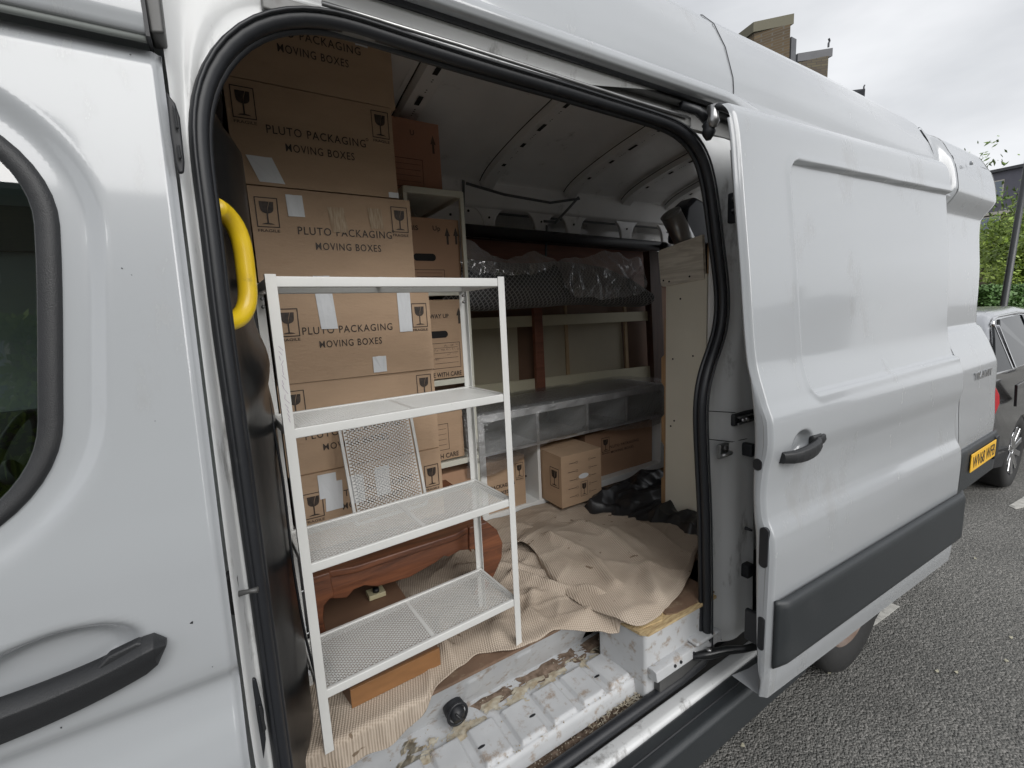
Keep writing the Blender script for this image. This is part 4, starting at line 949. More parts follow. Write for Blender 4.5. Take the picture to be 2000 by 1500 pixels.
# far cab door with its window open to the light
MB().box(-1.1, -.12, 2.70, 2.74, .5, 1.36).box(-.17, -.05, 2.70, 2.74, 1.36, 2.2).box(-1.1, -.05, 2.70, 2.74, 2.02, 2.2).build('far_cab_door', INTGREY, VAN)

# ------------------------------------------------------------------ cardboard boxes
def carton(name, label, x0, x1, y0, y1, z0, z1, m=CARD, ang=0, prints=(), tapes=(), group='cardboard moving boxes in the van', flaps=True, seam=True):
    c = thing(name, label, 'box', ((x0+x1)/2, (y0+y1)/2, z0), group)
    O = Vector((x0, y0, z0)); ca, sa = math.cos(R(ang)), math.sin(R(ang)); W, D, H = x1-x0, y1-y0, z1-z0
    def L(u, d, v):
        k = noise.noise(Vector((O.x*9+u*5, O.z*7+v*5, d*5)))*.003*min(1, (abs(u/W-.5)+abs(v/H-.5))*1.4)
        return (O.x+(u+k)*ca-d*sa, O.y+u*sa+d*ca+k, O.z+v)
    mb = MB(); random.seed(hash(label) % 1 + int(x0*1000))
    n = 8
    def bulge(u, v): return -.0035*math.sin(math.pi*u)*math.sin(math.pi*v)
    mb.grid(lambda u, v: L(u*W, bulge(u, v), v*H), n, n)
    mb.grid(lambda u, v: L(u*W, D-bulge(u, v), v*H), n, n)
    mb.grid(lambda u, v: L(bulge(u, v), u*D, v*H), n, n); mb.grid(lambda u, v: L(W-bulge(u, v), u*D, v*H), n, n)
    mb.grid(lambda u, v: L(u*W, v*D, 0), 1, 1)
    mb.build('carton_wall', m, c, smooth=False)
    f1 = MB().add([L(.001, .0, H), L(W-.001, .0, H), L(W-.001, D/2-.002, H+.0015), L(.001, D/2-.002, H+.0015)], [(0, 1, 2, 3)]).build('flap', m, c, thick=.004)
    MB().add([L(.001, D, H), L(W-.001, D, H), L(W-.001, D/2+.002, H+.0015), L(.001, D/2+.002, H+.0015)], [(0, 1, 2, 3)]).build('flap', m, c, thick=.004)
    T = lambda u, v, k=0: L(u*1.0, bulge(u/W, v/H)-.0018-k, v)
    def side(u, v): return L(-.002+bulge(u/D, v/H), D-u, v)        # left-hand face
    for pr in prints:
        mb = MB(); pr[1](mb, T if pr[0] != 'left' else side, W, H)
        mb.build(pr[2] if len(pr) > 2 else 'printed_lettering', pr[3] if len(pr) > 3 else INK, c, fixn=False)
    for tp in tapes:
        u0, u1, v0, v1 = tp[:4]; sk = tp[4] if len(tp) > 4 else 0; mt = tp[5] if len(tp) > 5 else TAPE
        random.seed(int(u0*1e4)); jj = [random.uniform(-.0025, .0025) for _ in range(12)]
        pts = [(u0, v0+jj[0]), (lerp(u0, u1, .3), v0+jj[1]), (lerp(u0, u1, .7), v0+jj[2]), (u1, v0+jj[3]), (u1+sk, v1+jj[4]), (lerp(u0, u1, .75)+sk, v1+jj[5]), (lerp(u0, u1, .5)+sk, v1+jj[6]*1.5), (lerp(u0, u1, .25)+sk, v1+jj[7]), (u0+sk, v1+jj[8])]
        MB().add([T(a*W, b*H, .0012+.0008*math.sin(i*2)) for i, (a, b) in enumerate(pts)], [tuple(range(len(pts)))]).build('tape_strip', mt, c, fixn=False)
    return c
def front(pu=.5, pv=.52, s=1.0, marks=True, mv=.66, left=True, right=True, mh=None, reg=True, tw=.60):
    L_ = []
    L_.append(('front', lambda mb, T, W, H: put_text(mb, 'PLUTO PACKAGING', T, W*pu, H*pv+.018*s, W*tw, .024*s, .006, 1.15)))
    if reg: L_.append(('front', lambda mb, T, W, H: mb.add([T(W*(pu+tw/2)+.006+math.cos(2*math.pi*k/14)*r_, H*pv+.032*s+math.sin(2*math.pi*k/14)*r_) for r_ in (.0045, .0028) for k in range(14)], [(k, (k+1) % 14, 14+(k+1) % 14, 14+k) for k in range(14)]), 'registered_mark'))
    L_.append(('front', lambda mb, T, W, H: put_text(mb, 'MOVING BOXES', T, W*pu+.003, H*pv-.028*s, W*tw*.70, .023*s, .006, 1.15)))
    if marks and left: L_.append(('front', lambda mb, T, W, H: fragile(mb, T, .045, H*mv, .062, .088), 'fragile_symbol'))
    if marks and right: L_.append(('front', lambda mb, T, W, H: fragile(mb, T, W-.042, H*mv+.006, .058, .086), 'fragile_symbol'))
    return L_
SY = 1.60
carton('moving_box', 'topmost moving box of the tall stack, lettering partly cut off by the door frame', .085, .575, SY, 1.97, 2.376, 2.665, prints=front(.49, .46, left=False, mv=1.02, right=False, reg=False), tapes=[(.76, .84, .58, .78, .0)])
carton('moving_box', 'moving box second from top of the tall stack, with two fragile symbols', .073, .560, SY, 1.97, 2.084, 2.372, prints=front(.50, .50, mv=.78), tapes=[(.13, .27, .03, .28, -.06), (.93, 1.0, .0, .06)])
carton('moving_box', 'moving box third from top of the tall stack with torn tape marks beside its tape', .100, .600, SY, 1.97, 1.775, 2.078, prints=front(.55, .54, mv=.76),
       tapes=[(.205, .30, .735, .95, -.006), (.46, .56, .60, .86, -.02, TORN), (.71, .80, .66, .88, -.01, TORN), (.31, .41, .03, .14, .0), (.70, .80, .02, .13, -.0)])
carton('moving_box', 'moving box under the top shelf of the white rack with two long white tapes', .120, .640, SY-.01, 1.97, 1.478, 1.772, prints=front(.44, .50, mv=.66, reg=False, tw=.56),
       tapes=[(.27, .37, .57, 1.0, -.015), (.77, .86, .49, .98, 0), (.57, .66, .03, .22, 0)], ang=-.6)
carton('moving_box', 'moving box second from bottom of the stack, behind the leaning mesh panel', .112, .642, SY-.005, 1.97, 1.172, 1.474, prints=front(.42, .36, mv=.79))
carton('moving_box', 'bottom moving box of the stack with a crumpled white tape patch', .130, .640, SY-.015, 1.97, .905, 1.168, prints=front(.47, .60, mv=.60, reg=False, tw=.60),
       tapes=[(.13, .245, .66, .98, -.0), (.16, .27, .48, .86, .01), (.32, .42, .50, .88, 0), (.50, .60, .52, .92, 0)])

# second rack, end on, behind the stack
def mesh_cells(W, D, px=.0145, py=.0115, hole=.70, ox=0):
    """expanded steel sheet: staggered slots as real openings"""
    mb = MB(); nr = int(round(D/(py/2*1.0))); ph = D/nr; nc = int(round(W/px)); pw_ = W/nc
    for j in range(nr):
        off = pw_/2 if j % 2 else 0
        for i in range(nc + (1 if off else 0)):
            x0 = max(0, i*pw_-off); x1 = min(W, (i+1)*pw_-off)
            if x1-x0 < pw_*.6:
                mb.add([(x0, j*ph, 0), (x1, j*ph, 0), (x1, (j+1)*ph, 0), (x0, (j+1)*ph, 0)], [(0, 1, 2, 3)]); continue
            cx, cy = (x0+x1)/2, (j+.5)*ph; a = (x1-x0)*.5*hole*1.12; b = ph*.5*hole*.86
            o = [(x0, j*ph), (cx, j*ph), (x1, j*ph), (x1, (j+1)*ph), (cx, (j+1)*ph), (x0, (j+1)*ph)]
            h = [(cx-a, cy-b*.1), (cx-a*.0-.0, cy-b), (cx+a, cy-b*.1), (cx+a, cy+b*.1), (cx+.0, cy+b), (cx-a, cy+b*.1)]
            h = [(cx-a*.8, cy-b), (cx, cy-b), (cx+a*.8, cy-b), (cx+a*.8, cy+b), (cx, cy+b), (cx-a*.8, cy+b)]
            mb.add([(*p, 0) for p in o]+[(*p, 0) for p in h], [(k, (k+1) % 6, 6+(k+1) % 6, 6+k) for k in range(6)])
    return mb
def shelf_mesh_obj(name, me, m4, parent):
    o = bpy.data.objects.new(name, me); col.objects.link(o); o.parent = parent
    o.matrix_parent_inverse = Matrix.Translation(-world_loc(parent)); o.matrix_basis = m4; k = o.modifiers.new('t', 'SOLIDIFY'); k.thickness = .0009; k.offset = 0; tag(o, kind='stuff'); return o
def bars_between(a, b, w_, h_, name, m, parent, bevel=.0015):
    return MB().bar(a, b, w_, h_).build(name, m, parent, bevel=bevel)

RK2 = thing('shelving_rack', 'cream metal mesh rack behind the box stack, packed with boxes, its narrow end showing', 'shelving', (.82, 2.2, .62))
for x in (.695, .957):
    for y in (1.905, 2.50): bars_between((x, y, .612), (x, y, 2.215), .018, .018, 'rack_leg', RACKC, RK2)
cell2 = mesh_cells(.25, .58, .016, .013).mesh('mesh_sheet_b', RACKC)
for z in (.985, 1.372, 1.775, 2.203):
    fr_ = MB().box(.690, .962, 1.893, 1.905, z-.012, z+.014).box(.690, .962, 2.50, 2.512, z-.012, z+.014).box(.687, .697, 1.905, 2.50, z-.012, z+.014).box(.955, .965, 1.905, 2.50, z-.012, z+.014).build('shelf_frame', RACKC, RK2, bevel=.002)
    shelf_mesh_obj('mesh_sheet', cell2, Matrix.Translation((.701, 1.91, z+.004)), RK2)
    MB().bar((.70, 1.95, z-.004), (.955, 2.42, z-.004), .008, .004).build('cross_brace', RACKC, fr_)
def care(z_form=True, words=(), arrows=(), hole=None, form=None, m=INK):
    L_ = []
    for (s_, u, v, w_, h_) in words: L_.append(('front', (lambda s_, u, v, w_, h_: lambda mb, T, W, H: put_text(mb, s_, T, u*W, v*H, w_, h_, .02, 1.05))(s_, u, v, w_, h_), 'printed_lettering', m))
    for (u, v) in arrows: L_.append(('front', (lambda u, v: lambda mb, T, W, H: arrow(mb, T, u*W, v*H, .026, .075))(u, v), 'printed_arrow', m))
    if hole:
        def hf(mb, T, W, H):
            cu, cv, a, b = hole; mb.add([T(cu*W+math.copysign(a-b, math.cos(t))+math.cos(t)*b, cv*H+math.sin(t)*b) for t in [2*math.pi*(k+.5)/20 for k in range(20)]], [tuple(range(20))])
        L_.append(('front', hf, 'hand_hole', HOLE))
    if form:
        u0, u1, v0, v1 = form
        def ff(mb, T, W, H):
            frame(mb, T, u0*W, u1*W, v0*H, v1*H, .0022)
            for k in range(1, 5): rect(mb, T, u0*W+.012, u1*W-.012, lerp(v0, v1, k/5)*H, lerp(v0, v1, k/5)*H+.0015)
        L_.append(('front', ff, 'printed_form', m))
    return L_
def scrib(u0, u1, v, n=3, w_=.0022):
    def f(mb, T, W, H):
        random.seed(int(v*100)); x = u0*W
        while x < u1*W:
            for k in range(5):
                y0 = v*H+random.uniform(-.004, .006); y1 = v*H+random.uniform(-.004, .008); x2 = x+random.uniform(.002, .006)
                mb.add([T(x, y0), T(x+w_*.6, y0), T(x2+w_*.6, y1), T(x2, y1)], [(0, 1, 2, 3)]); x = x2
            x += .008
    return ('front', f, 'handwriting', HAND)
carton('storage_box', 'reddish box on top of the cream rack under the ceiling', .665, .895, 1.96, 2.4, 2.219, 2.505, CARDR, prints=care(words=[('U', .45, .82, .018, .022)], arrows=[(.86, .70)], form=(-.0, .62, .04, .45), m=INKF), group='brown boxes on the cream rack')
carton('storage_box', 'brown box with two arrows and a hand hole, upper bay of the cream rack', .70, .950, 1.935, 2.35, 1.791, 2.100, CARDD, prints=care(words=[('HIS', .13, .86, .045, .020), ('Up', .56, .86, .036, .028)], arrows=[(.76, .77), (.93, .78)], hole=(.30, .46, .052, .016), form=(.08, .66, .04, .29)), group='brown boxes on the cream rack')
carton('storage_box', 'brown box with handwriting on its printed form, middle bay of cream rack', .70, .945, 1.93, 2.35, 1.388, 1.745, CARD, prints=care(words=[('THIS WAY UP', .38, .80, .15, .020), ('HANDLE WITH CARE', .43, .05, .22, .022)], arrows=[(.90, .80)], hole=(.46, .57, .045, .016), form=(.30, .88, .13, .46))+[scrib(.55, .82, .42), scrib(.35, .85, .365), scrib(.6, .8, .30), scrib(.34, .45, .25)], group='brown boxes on the cream rack')
carton('storage_box', 'brown box lettered CARE beside a white cap, lower bay of the cream rack', .70, .905, 1.93, 2.35, 1.000, 1.225, CARD, prints=care(words=[('WITH CARE', .48, .09, .15, .024)], form=(.20, .62, .22, .78)), group='brown boxes on the cream rack')
carton('storage_box', 'dark brown box on the floor under the cream rack', .70, .94, 1.93, 2.35, .618, .93, CARDD, group='brown boxes on the cream rack')

# white cube unit lying along the far side
UN = thing('cube_shelving_unit', 'white open cube shelving unit behind the dust sheet, upper half in bubble wrap', 'shelf', (1.67, 2.12, .62))
UX0, UX1, UY, UZ0, UZ1 = .985, 2.355, 1.93, .615, 1.178
MB().box(UX0, UX1, UY, 2.31, UZ0, .655).build('base_board', WHITEM, UN, bevel=.002)
MB().box(UX0, UX1, UY, 2.31, UZ1-.038, UZ1).build('top_board', WHITEM, UN, bevel=.002)
for a, b in ((UX0, UX0+.035), (UX1-.035, UX1)): MB().box(a, b, UY, 2.31, .655, UZ1-.038).build('side_board', WHITEM, UN, bevel=.002)
for x, z0 in ((1.335, .655), (1.685, .985), (2.0, .985)): MB().box(x, x+.018, UY, 2.31, z0, UZ1-.038).build('divider', WHITEM, UN, bevel=.001)
MB().box(UX0+.035, UX1-.035, UY+.001, 2.309, .967, .984).build('middle_shelf', WHITEM, UN, bevel=.001)
MB().box(UX0+.035, 1.69, 2.295, 2.309, .985, UZ1-.04).build('back_panel', WHITEM, UN)
MB().cyl((1.334, 2.05, .76), (1.330, 2.05, .76), .006, 8).build('peg_hole', HOLE, UN)
bw = thing('bubble_wrap', 'clear bubble wrap taped over the front and top of the white cube unit', 'packaging', (1.6, 1.95, 1.0))
def bwf(u, v):
    x = lerp(.90, 2.36, u)
    s_ = v*1.0; zb = .955 + .03*math.sin(x*5) - .055*math.exp(-((x-1.05)/.22)**2)
    if v < .6: z = lerp(zb, 1.197, v/.6); y = 1.918 - .018*math.sin(math.pi*v/.6)
    else: z = 1.197 + .012*math.sin((v-.6)/.4*3.1); y = lerp(1.918, 2.33, (v-.6)/.4)
    k = noise.noise(Vector((x*7, v*6, 3)))*.014 + noise.noise(Vector((x*30, v*14, 8)))*.005
    return (x, y-abs(k)-.004, z+k*.6)
MB().grid(bwf, 160, 60).build('film_sheet', BUBBLE, bw, smooth=True)
carton('moving_box', 'box lettered PACKAGING inside the left bay of the white cube unit', 1.022, 1.258, 1.945, 2.28, .656, .925, CARD,
       prints=[('front', lambda mb, T, W, H: put_text(mb, 'PACKAGING', T, W*.40, H*.50, .145, .020, .03, 1.1)), ('front', lambda mb, T, W, H: put_text(mb, 'BOXES', T, W*.36, H*.36, .085, .020, .03, 1.1)), ('front', lambda mb, T, W, H: fragile(mb, T, W-.036, H*.72, .050, .080), 'fragile_symbol')], group='boxes standing in the cube unit')
carton('moving_box', 'long dark box reading PLUTO PACKAGING in the right bay of the cube unit', 1.72, 2.30, 1.985, 2.28, .656, .935, CARDD,
       prints=[('front', lambda mb, T, W, H: put_text(mb, 'PLUTO PACKAGING', T, W*.55, H*.62, .26, .017, .02, 1.1), 'printed_lettering', INKF), ('front', lambda mb, T, W, H: put_text(mb, 'MOVING BOXES', T, W*.52, H*.50, .20, .016, .02, 1.1), 'printed_lettering', INKF), ('front', lambda mb, T, W, H: fragile(mb, T, .16, H*.70, .065, .09), 'fragile_symbol')], group='boxes standing in the cube unit')
def tick(col_, n):
    def f(mb, T, W, H):
        for k in range(n):
            v = H*(.84-k*.165); u = W*(.37 if col_ == 0 else .69)
            frame(mb, T, u-.006, u+.006, v-.006, v+.006, .0014)
            if col_ == 0: rect(mb, T, u-.050-.01*(k % 2), u-.008, v-.0012, v+.0012)
            else: rect(mb, T, u+.010, u+.045+.008*(k % 2), v-.0012, v+.0012)
    return f
def oval(cu, cv, a, b):
    def f(mb, T, W, H): mb.add([T(cu*W+math.cos(t)*a, cv*H+math.sin(t)*b) for t in [2*math.pi*k/18 for k in range(18)]], [tuple(range(18))])
    return f
carton('small_box', 'small square box with tick boxes and a torn hand hole, beside the black bag', 1.362, 1.632, 1.763, 2.06, .658, .932, CARD, ang=-1,
       prints=[('front', tick(0, 5), 'tick_boxes'), ('front', tick(1, 5), 'tick_boxes'), ('front', oval(.53, .54, .034, .014), 'hand_hole', TAPE), ('front', lambda mb, T, W, H: fragile(mb, T, W*.54, H*.28, .046, .082, False), 'fragile_symbol'),
               ('left', lambda mb, T, W, H: fragile(mb, T, .24, H*.56, .075, .105, False), 'fragile_symbol')], group='cardboard moving boxes in the van')

# bed side frame with cream rails and dark posts standing behind the cube unit
BD = thing('bed_frame', 'dismantled wooden bed frame with two cream rails and dark red posts behind the cube unit', 'bed', (1.8, 2.35, .62))
def seg(name, u0, v0, u1, v1, u2, v2, u3, v3, y, t, m, parent):
    P = [aty(a, b, y) for a, b in ((u0, v0), (u1, v1), (u2, v2), (u3, v3))]
    return MB().hexa([P[3], P[2], P[2]+Vector((0, t, 0)), P[3]+Vector((0, t, 0)), P[0], P[1], P[1]+Vector((0, t, 0)), P[0]+Vector((0, t, 0))]).build(name, m, parent, bevel=.002)
YB = 2.34
seg('cream_rail', 895, 622, 1265, 608, 1266, 626, 895, 645, YB, .02, CREAMD, BD)
seg('cream_rail', 895, 757, 1275, 714, 1285, 775, 895, 812, YB, .02, CREAMD, BD)
seg('middle_post', 1042, 585, 1058, 585, 1068, 800, 1052, 800, YB-.03, .03, RBROWN, BD)
seg('end_post', 1268, 490, 1290, 492, 1300, 780, 1280, 780, YB-.04, .06, DBROWN, BD)
seg('thin_post', 1264, 585, 1272, 585, 1280, 730, 1270, 730, YB+.03, .01, RBROWN, BD)
seg('batten', 1102, 590, 1107, 590, 1114, 735, 1108, 736, YB+.035, .012, BATTEN, BD)
seg('batten', 1218, 588, 1223, 588, 1229, 720, 1223, 720, YB+.035, .012, BATTEN, BD)
seg('back_board', 915, 640, 1010, 636, 1016, 790, 915, 795, YB+.06, .012, BEIGE, BD)
seg('back_board', 1060, 615, 1212, 610, 1222, 770, 1066, 780, YB+.06, .012, BEIGE, BD)
seg('dark_board', 915, 585, 1270, 585, 1290, 790, 915, 800, YB+.09, .012, VENEER, BD)
seg('head_board', 908, 465, 1284, 494, 1290, 600, 905, 610, 2.46, .03, RBROWN, BD)
seg('board_top_edge', 908, 462, 1284, 490, 1284, 494, 908, 466, 2.455, .03, DBROWN, BD)
MB().tube([aty(905, 449, 2.42), aty(1298, 482, 2.42)], .036, 16).build('foam_roll', FOAM, None, smooth=True)
fo = col.objects[-1]; tag(fo, 'long black foam tube resting along the top of the red headboard', 'foam tube')
MB().tube([aty(1294, 481, 2.36), aty(1306, 484, 2.36)], .030, 16).build('tube_end', PLASTIC, fo, smooth=True)
# ratchet strap hanging from the ceiling rail
stp_ = MB()
for seg_ in (((905, 352), (906, 470)), ((910, 358), (985, 380), (1075, 396), (1132, 388)), ((1130, 385), (1108, 410), (1085, 434), (1062, 432)), ((1068, 440), (1066, 500))):
    pts = [aty(u, v, 2.47-(.05 if i else 0)) for i, (u, v) in enumerate(seg_)]
    stp_ = MB(); pp = resample(pts, .04)
    stp_.tube(pp, .0035, 6, up=(0, 1, 0), rx=.009)
    if 'STR' not in globals(): STR = thing('ratchet_strap', 'black webbing strap tied across the white far wall', 'strap', (1.8, 2.47, 2.2))
    stp_.build('webbing', STRAP, STR)

# padded rug with diamond weave on top of the bed frame, clear film over it
def padf(u, v):
    x = lerp(.86, 2.30, u); d = abs(v-.5)*2
    top = interp([(.86, 1.80), (1.05, 1.95), (1.35, 1.94), (1.62, 1.95), (1.90, 1.93), (2.1, 1.88), (2.30, 1.78)], x); bot = interp([(.86, 1.70), (1.2, 1.69), (1.7, 1.705), (2.3, 1.68)], x)
    a = v*2*math.pi; y = 2.12 - .16*math.sin(a)*1.0; zz = (top+bot)/2 - (top-bot)/2*math.cos(a)
    y = 2.12 - .16*math.copysign(abs(math.sin(a))**.7, math.sin(a)); n = noise.noise(Vector((x*5, zz*6, 2)))*.02
    return (x, y+n, zz+n*.5)
pd = MB().grid(padf, 90, 48).build('rolled_mat', PAD, None, smooth=True)
tag(pd, 'thick grey mat with a fine diamond weave lying on the bed frame', 'mat')
def film(name, x0, x1, zt, zb, seed, label, y=1.935):
    def f(u, v):
        x = lerp(x0, x1, u); hump = math.sin(math.pi*u)**.5
        z = lerp(zb+.07*(1-hump), zt(u), v)
        yy = y + .07*v*v + .016*noise.noise(Vector((x*9, z*9, seed))) + .012*noise.noise(Vector((x*26, z*20, seed))) + .03*noise.noise(Vector((x*4, z*5, seed+5))); zz = z + .02*noise.noise(Vector((x*13, z*9, seed+2)))
        return (x, yy, zz)
    o = MB().grid(f, 110, 46).build(name, FILM, None, smooth=True); tag(o, label, 'plastic film'); return o
film('plastic_film', .92, 1.50, lambda u: 2.00-.05*u+.03*math.sin(u*9), 1.86, 1.0, 'crumpled clear plastic film over the left end of the woven mat')
film('plastic_film', 1.56, 2.20, lambda u: 1.93+.07*math.sin(u*2.6)+.01*math.sin(u*13), 1.73, 7.0, 'crumpled clear plastic film hanging over the right end of the woven mat')

# drawer fronts and a long cream board standing by the rear of the opening
CBD = MB().add([], []).box(1.780, 1.800, 1.235, 1.452, .618, 1.800).build('cream_board', CREAM, None, bevel=.002)
tag(CBD, 'tall cream painted board with screw holes standing by the rear of the opening', 'board')
hh = MB()
for y, z in ((1.41, 1.42), (1.30, 1.44), (1.40, 1.12), (1.28, 1.14), (1.30, .665), (1.27, .68), (1.37, 1.70), (1.42, 1.09)): 
    MB().cyl((1.7805, y, z), (1.7785, y, z), .0045, 8).build('screw_hole', HOLE, CBD)
# sloping edge of torn hardboard along its left side
random.seed(11)
pl = []
zs = [.63, .80, .82, .98, 1.0, 1.12, 1.14, 1.28, 1.30, 1.42, 1.44, 1.60]
for i, z in enumerate(zs): pl.append((1.455 + (.012 if (i//2) % 2 else .028)+random.uniform(-.003, .003), z))
tb = MB().prism([(1.452, .64), *[(a, b) for a, b in pl], (1.452, 1.62)], 'x', 1.788, 1.80).build('torn_edge_board', PINE, None)
tag(tb, 'raw pine board with chipped edge standing behind the tall cream board', 'board')
fb = MB(); a = aty(1284, 492, 1.49); 
Q = [atx(1285, 490, 1.772), atx(1371, 458, 1.772), atx(1375, 545, 1.772), atx(1291, 561, 1.772)]
n_ = Vector((-.02, 0, 0))
def roundquad(Q, r=.02, n=4):
    out_ = []
    for i in range(4):
        p = Vector(Q[i]); a = (Vector(Q[i-1])-p).normalized(); b = (Vector(Q[(i+1) % 4])-p).normalized()
        rr = r if i in (0, 3) else .003
        for k in range(n+1):
            t = k/n; out_.append(p + a*rr*(1-t)**2 + b*rr*t*t)
    return out_
Rq = roundquad(Q); nq = len(Rq)
DF = MB().add([tuple(p) for p in Rq]+[tuple(p+Vector((.018, 0, 0))) for p in Rq], [tuple(range(nq)), tuple(range(2*nq-1, nq-1, -1))]+[(i, (i+1) % nq, nq+(i+1) % nq, nq+i) for i in range(nq)]).build('weathered_board', DRIFT, None, bevel=.001)
tag(DF, 'short weathered cream board with rounded corners fixed across the top of the tall board', 'board')
for u, v in ((1296, 548), (1307, 550), (1347, 540)):
    p = atx(u, v, 1.772); MB().cyl(p, p+Vector((-.002, 0, 0)), .0045, 8).build('screw_hole', HOLE, DF)
ps_ = MB().box(1.80, 1.845, 1.232, 1.25, .62, 1.93).build('pine_batten', PINE, None, bevel=.002); tag(ps_, 'narrow raw pine batten standing at the edge of the cream board', 'batten')
ps2 = MB().box(1.90, 1.93, 1.02, 1.20, .62, 2.12).build('brown_panel', DBROWN, None, bevel=.002); tag(ps2, 'dark brown panel edge standing just inside the rear door seal', 'board')
# metal canister and navy case behind
cy0, cy1 = aty(1310, 418, 1.9), aty(1352, 500, 1.9)
cn = MB().tube([cy0, cy1], .062, 28).build('metal_canister', mat('brushed_tin', (.40, .40, .40), .28, metal=.85, var=.1), None, smooth=True); tag(cn, 'tilted shiny metal canister in the dark corner above the cream board', 'canister')
for p in (cy0, ): MB().tube([p, p+(cy0-cy1).normalized()*.004], .064, 28).build('canister_lid', STEEL, cn, smooth=True)
nc = MB().prism([(2.64, 2.10), (2.68, 2.33), (2.78, 2.40), (3.05, 2.33), (3.1, 2.05)], 'y', 2.02, 2.16).build('navy_case', NAVY, None, bevel=.03, seg=3); tag(nc, 'dark navy padded case behind the metal canister', 'case')
bx_ = MB().box(2.50, 2.80, 1.70, 1.98, .615, 2.04).build('black_crate', BLACKP, None, bevel=.02); tag(bx_, 'dark covered load standing behind the cream boards under the navy case', 'crate')

# black polythene bag on the floor
def loft(A_, B_, nu, nv, fn):
    A_ = smooth_path(resample(A_, .02), 2); B_ = smooth_path(resample(B_, .02), 2)
    def pick(P, u):
        k = u*(len(P)-1); i = min(int(k), len(P)-2); return Vector(P[i]).lerp(Vector(P[i+1]), k-i)
    return MB().grid(lambda u, v: fn(pick(A_, u).lerp(pick(B_, u), v), u, v, pick(A_, u), pick(B_, u)), nu, nv)
fa = [atz(u, v, .64) for u, v in ((1133, 985), (1150, 1002), (1205, 1008), (1235, 1022), (1262, 1030), (1300, 1030), (1335, 1050), (1390, 1075))]
ba = [atz(u, v, .70) for u, v in ((1150, 950), (1178, 940), (1215, 925), (1250, 912), (1290, 905), (1320, 915), (1360, 950), (1400, 980))]
def bagf(p, u, v, a, b):
    e = min(1, v*7, (1-v)*4, u*9, (1-u)*9+.2); r1_ = 1-abs(noise.noise(Vector((p.x*4, p.y*7, 1))))*2.4; r2_ = 1-abs(noise.noise(Vector((p.x*9, p.y*12, 4))))*2.2
    z = .622 + e*(.018 + .042*max(0, r1_) + .018*max(0, r2_)) + .05*v*e
    return (p.x + .012*noise.noise(Vector((p.x*20, p.y*20, 9))), p.y + .015*noise.noise(Vector((p.x*15, p.y*15, 6))), z)
bg_ = loft(fa, ba, 130, 70, bagf).build('black_bag', BAG, None, smooth=True); tag(bg_, 'crumpled shiny black polythene sack spread on the dust sheet', 'bag')

# dust sheet
hem = [atz(u, v, z) for u, v, z in ((540, 1530, .50), (620, 1518, .50), (668, 1497, .51), (725, 1474, .52), (788, 1437, .53), (820, 1400, .56), (854, 1350, .600), (880, 1318, .615), (914, 1287, .626), (930, 1266, .63), (950, 1264, .63), (975, 1273, .625), (1010, 1275, .61), (1040, 1268, .60), (1070, 1254, .595), (1082, 1236, .61), (1092, 1233, .61), (1110, 1241, .595), (1140, 1240, .59), (1170, 1228, .60), (1188, 1219, .625), (1213, 1208, .63), (1244, 1215, .632), (1290, 1194, .628), (1330, 1150, .628), (1350, 1117, .626), (1362, 1070, .626), (1380, 1040, .626))]
back = [Vector((x, y, .62)) for x, y in ((.06, 1.45), (.10, 1.6), (.25, 1.8), (.5, 1.93), (.8, 1.925), (1.1, 1.925), (1.4, 1.925), (1.65, 1.92), (1.85, 1.85), (1.95, 1.7))]
ridges = [([(.95, 1.58), (1.05, 1.36), (1.02, 1.20), (1.0, 1.05)], .018, .030), ([(.86, 1.44), (.93, 1.28), (1.02, 1.14), (1.10, 1.0)], .030, .018), ([(1.35, 1.62), (1.36, 1.40), (1.30, 1.15), (1.18, 1.0)], .020, .030), ([(.70, 1.62), (.86, 1.52), (.98, 1.36), (1.04, 1.2)], .014, .02),
          ([(.47, 1.14), (.46, 1.25), (.50, 1.35)], .026, .018), ([(.38, 1.02), (.36, 1.08), (.34, 1.12)], .022, .018), ([(.60, 1.12), (.66, 1.22), (.78, 1.32)], .016, .03), ([(.10, 1.0), (.12, 1.08), (.10, 1.14)], .014, .025), ([(.24, .98), (.24, 1.05), (.28, 1.12)], .016, .02), ([(.80, 1.10), (.78, 1.22), (.85, 1.30)], .015, .02), ([(1.1, 1.8), (1.2, 1.6), (1.18, 1.45)], .010, .02)]
def dseg(px, py, a, b):
    vx, vy = b[0]-a[0], b[1]-a[1]; t = max(0, min(1, ((px-a[0])*vx+(py-a[1])*vy)/(vx*vx+vy*vy))); return math.hypot(px-a[0]-t*vx, py-a[1]-t*vy)
def sheetf(p, u, v, a, b):
    q = sheet_flat(p, u, v)
    wt = 1-sstep(.34, .42, a.x)
    if wt <= 0: return q
    k = 1.096/a.y; ha = Vector((a.x*k, 1.096, 1.66+(a.z-1.66)*k)); top_ = Vector((ha.x+.01, 1.13, .622))
    if v < .15:
        t = v/.15; d = Vector((lerp(ha.x, top_.x, t), 1.094 + .036*sstep(.55, 1, t) - .006*math.sin(a.x*60)*(1-t), lerp(ha.z, .6235, sstep(0, .75, t))))
    else:
        t = (v-.15)/.85; m_ = top_.lerp(b, t); f_ = Vector(sheet_flat(m_, u, .15+t*.85)); d = Vector((m_.x, m_.y, lerp(.6235, max(.6225, f_.z), sstep(0, .25, t))))
    return tuple(Vector(q).lerp(d, wt))
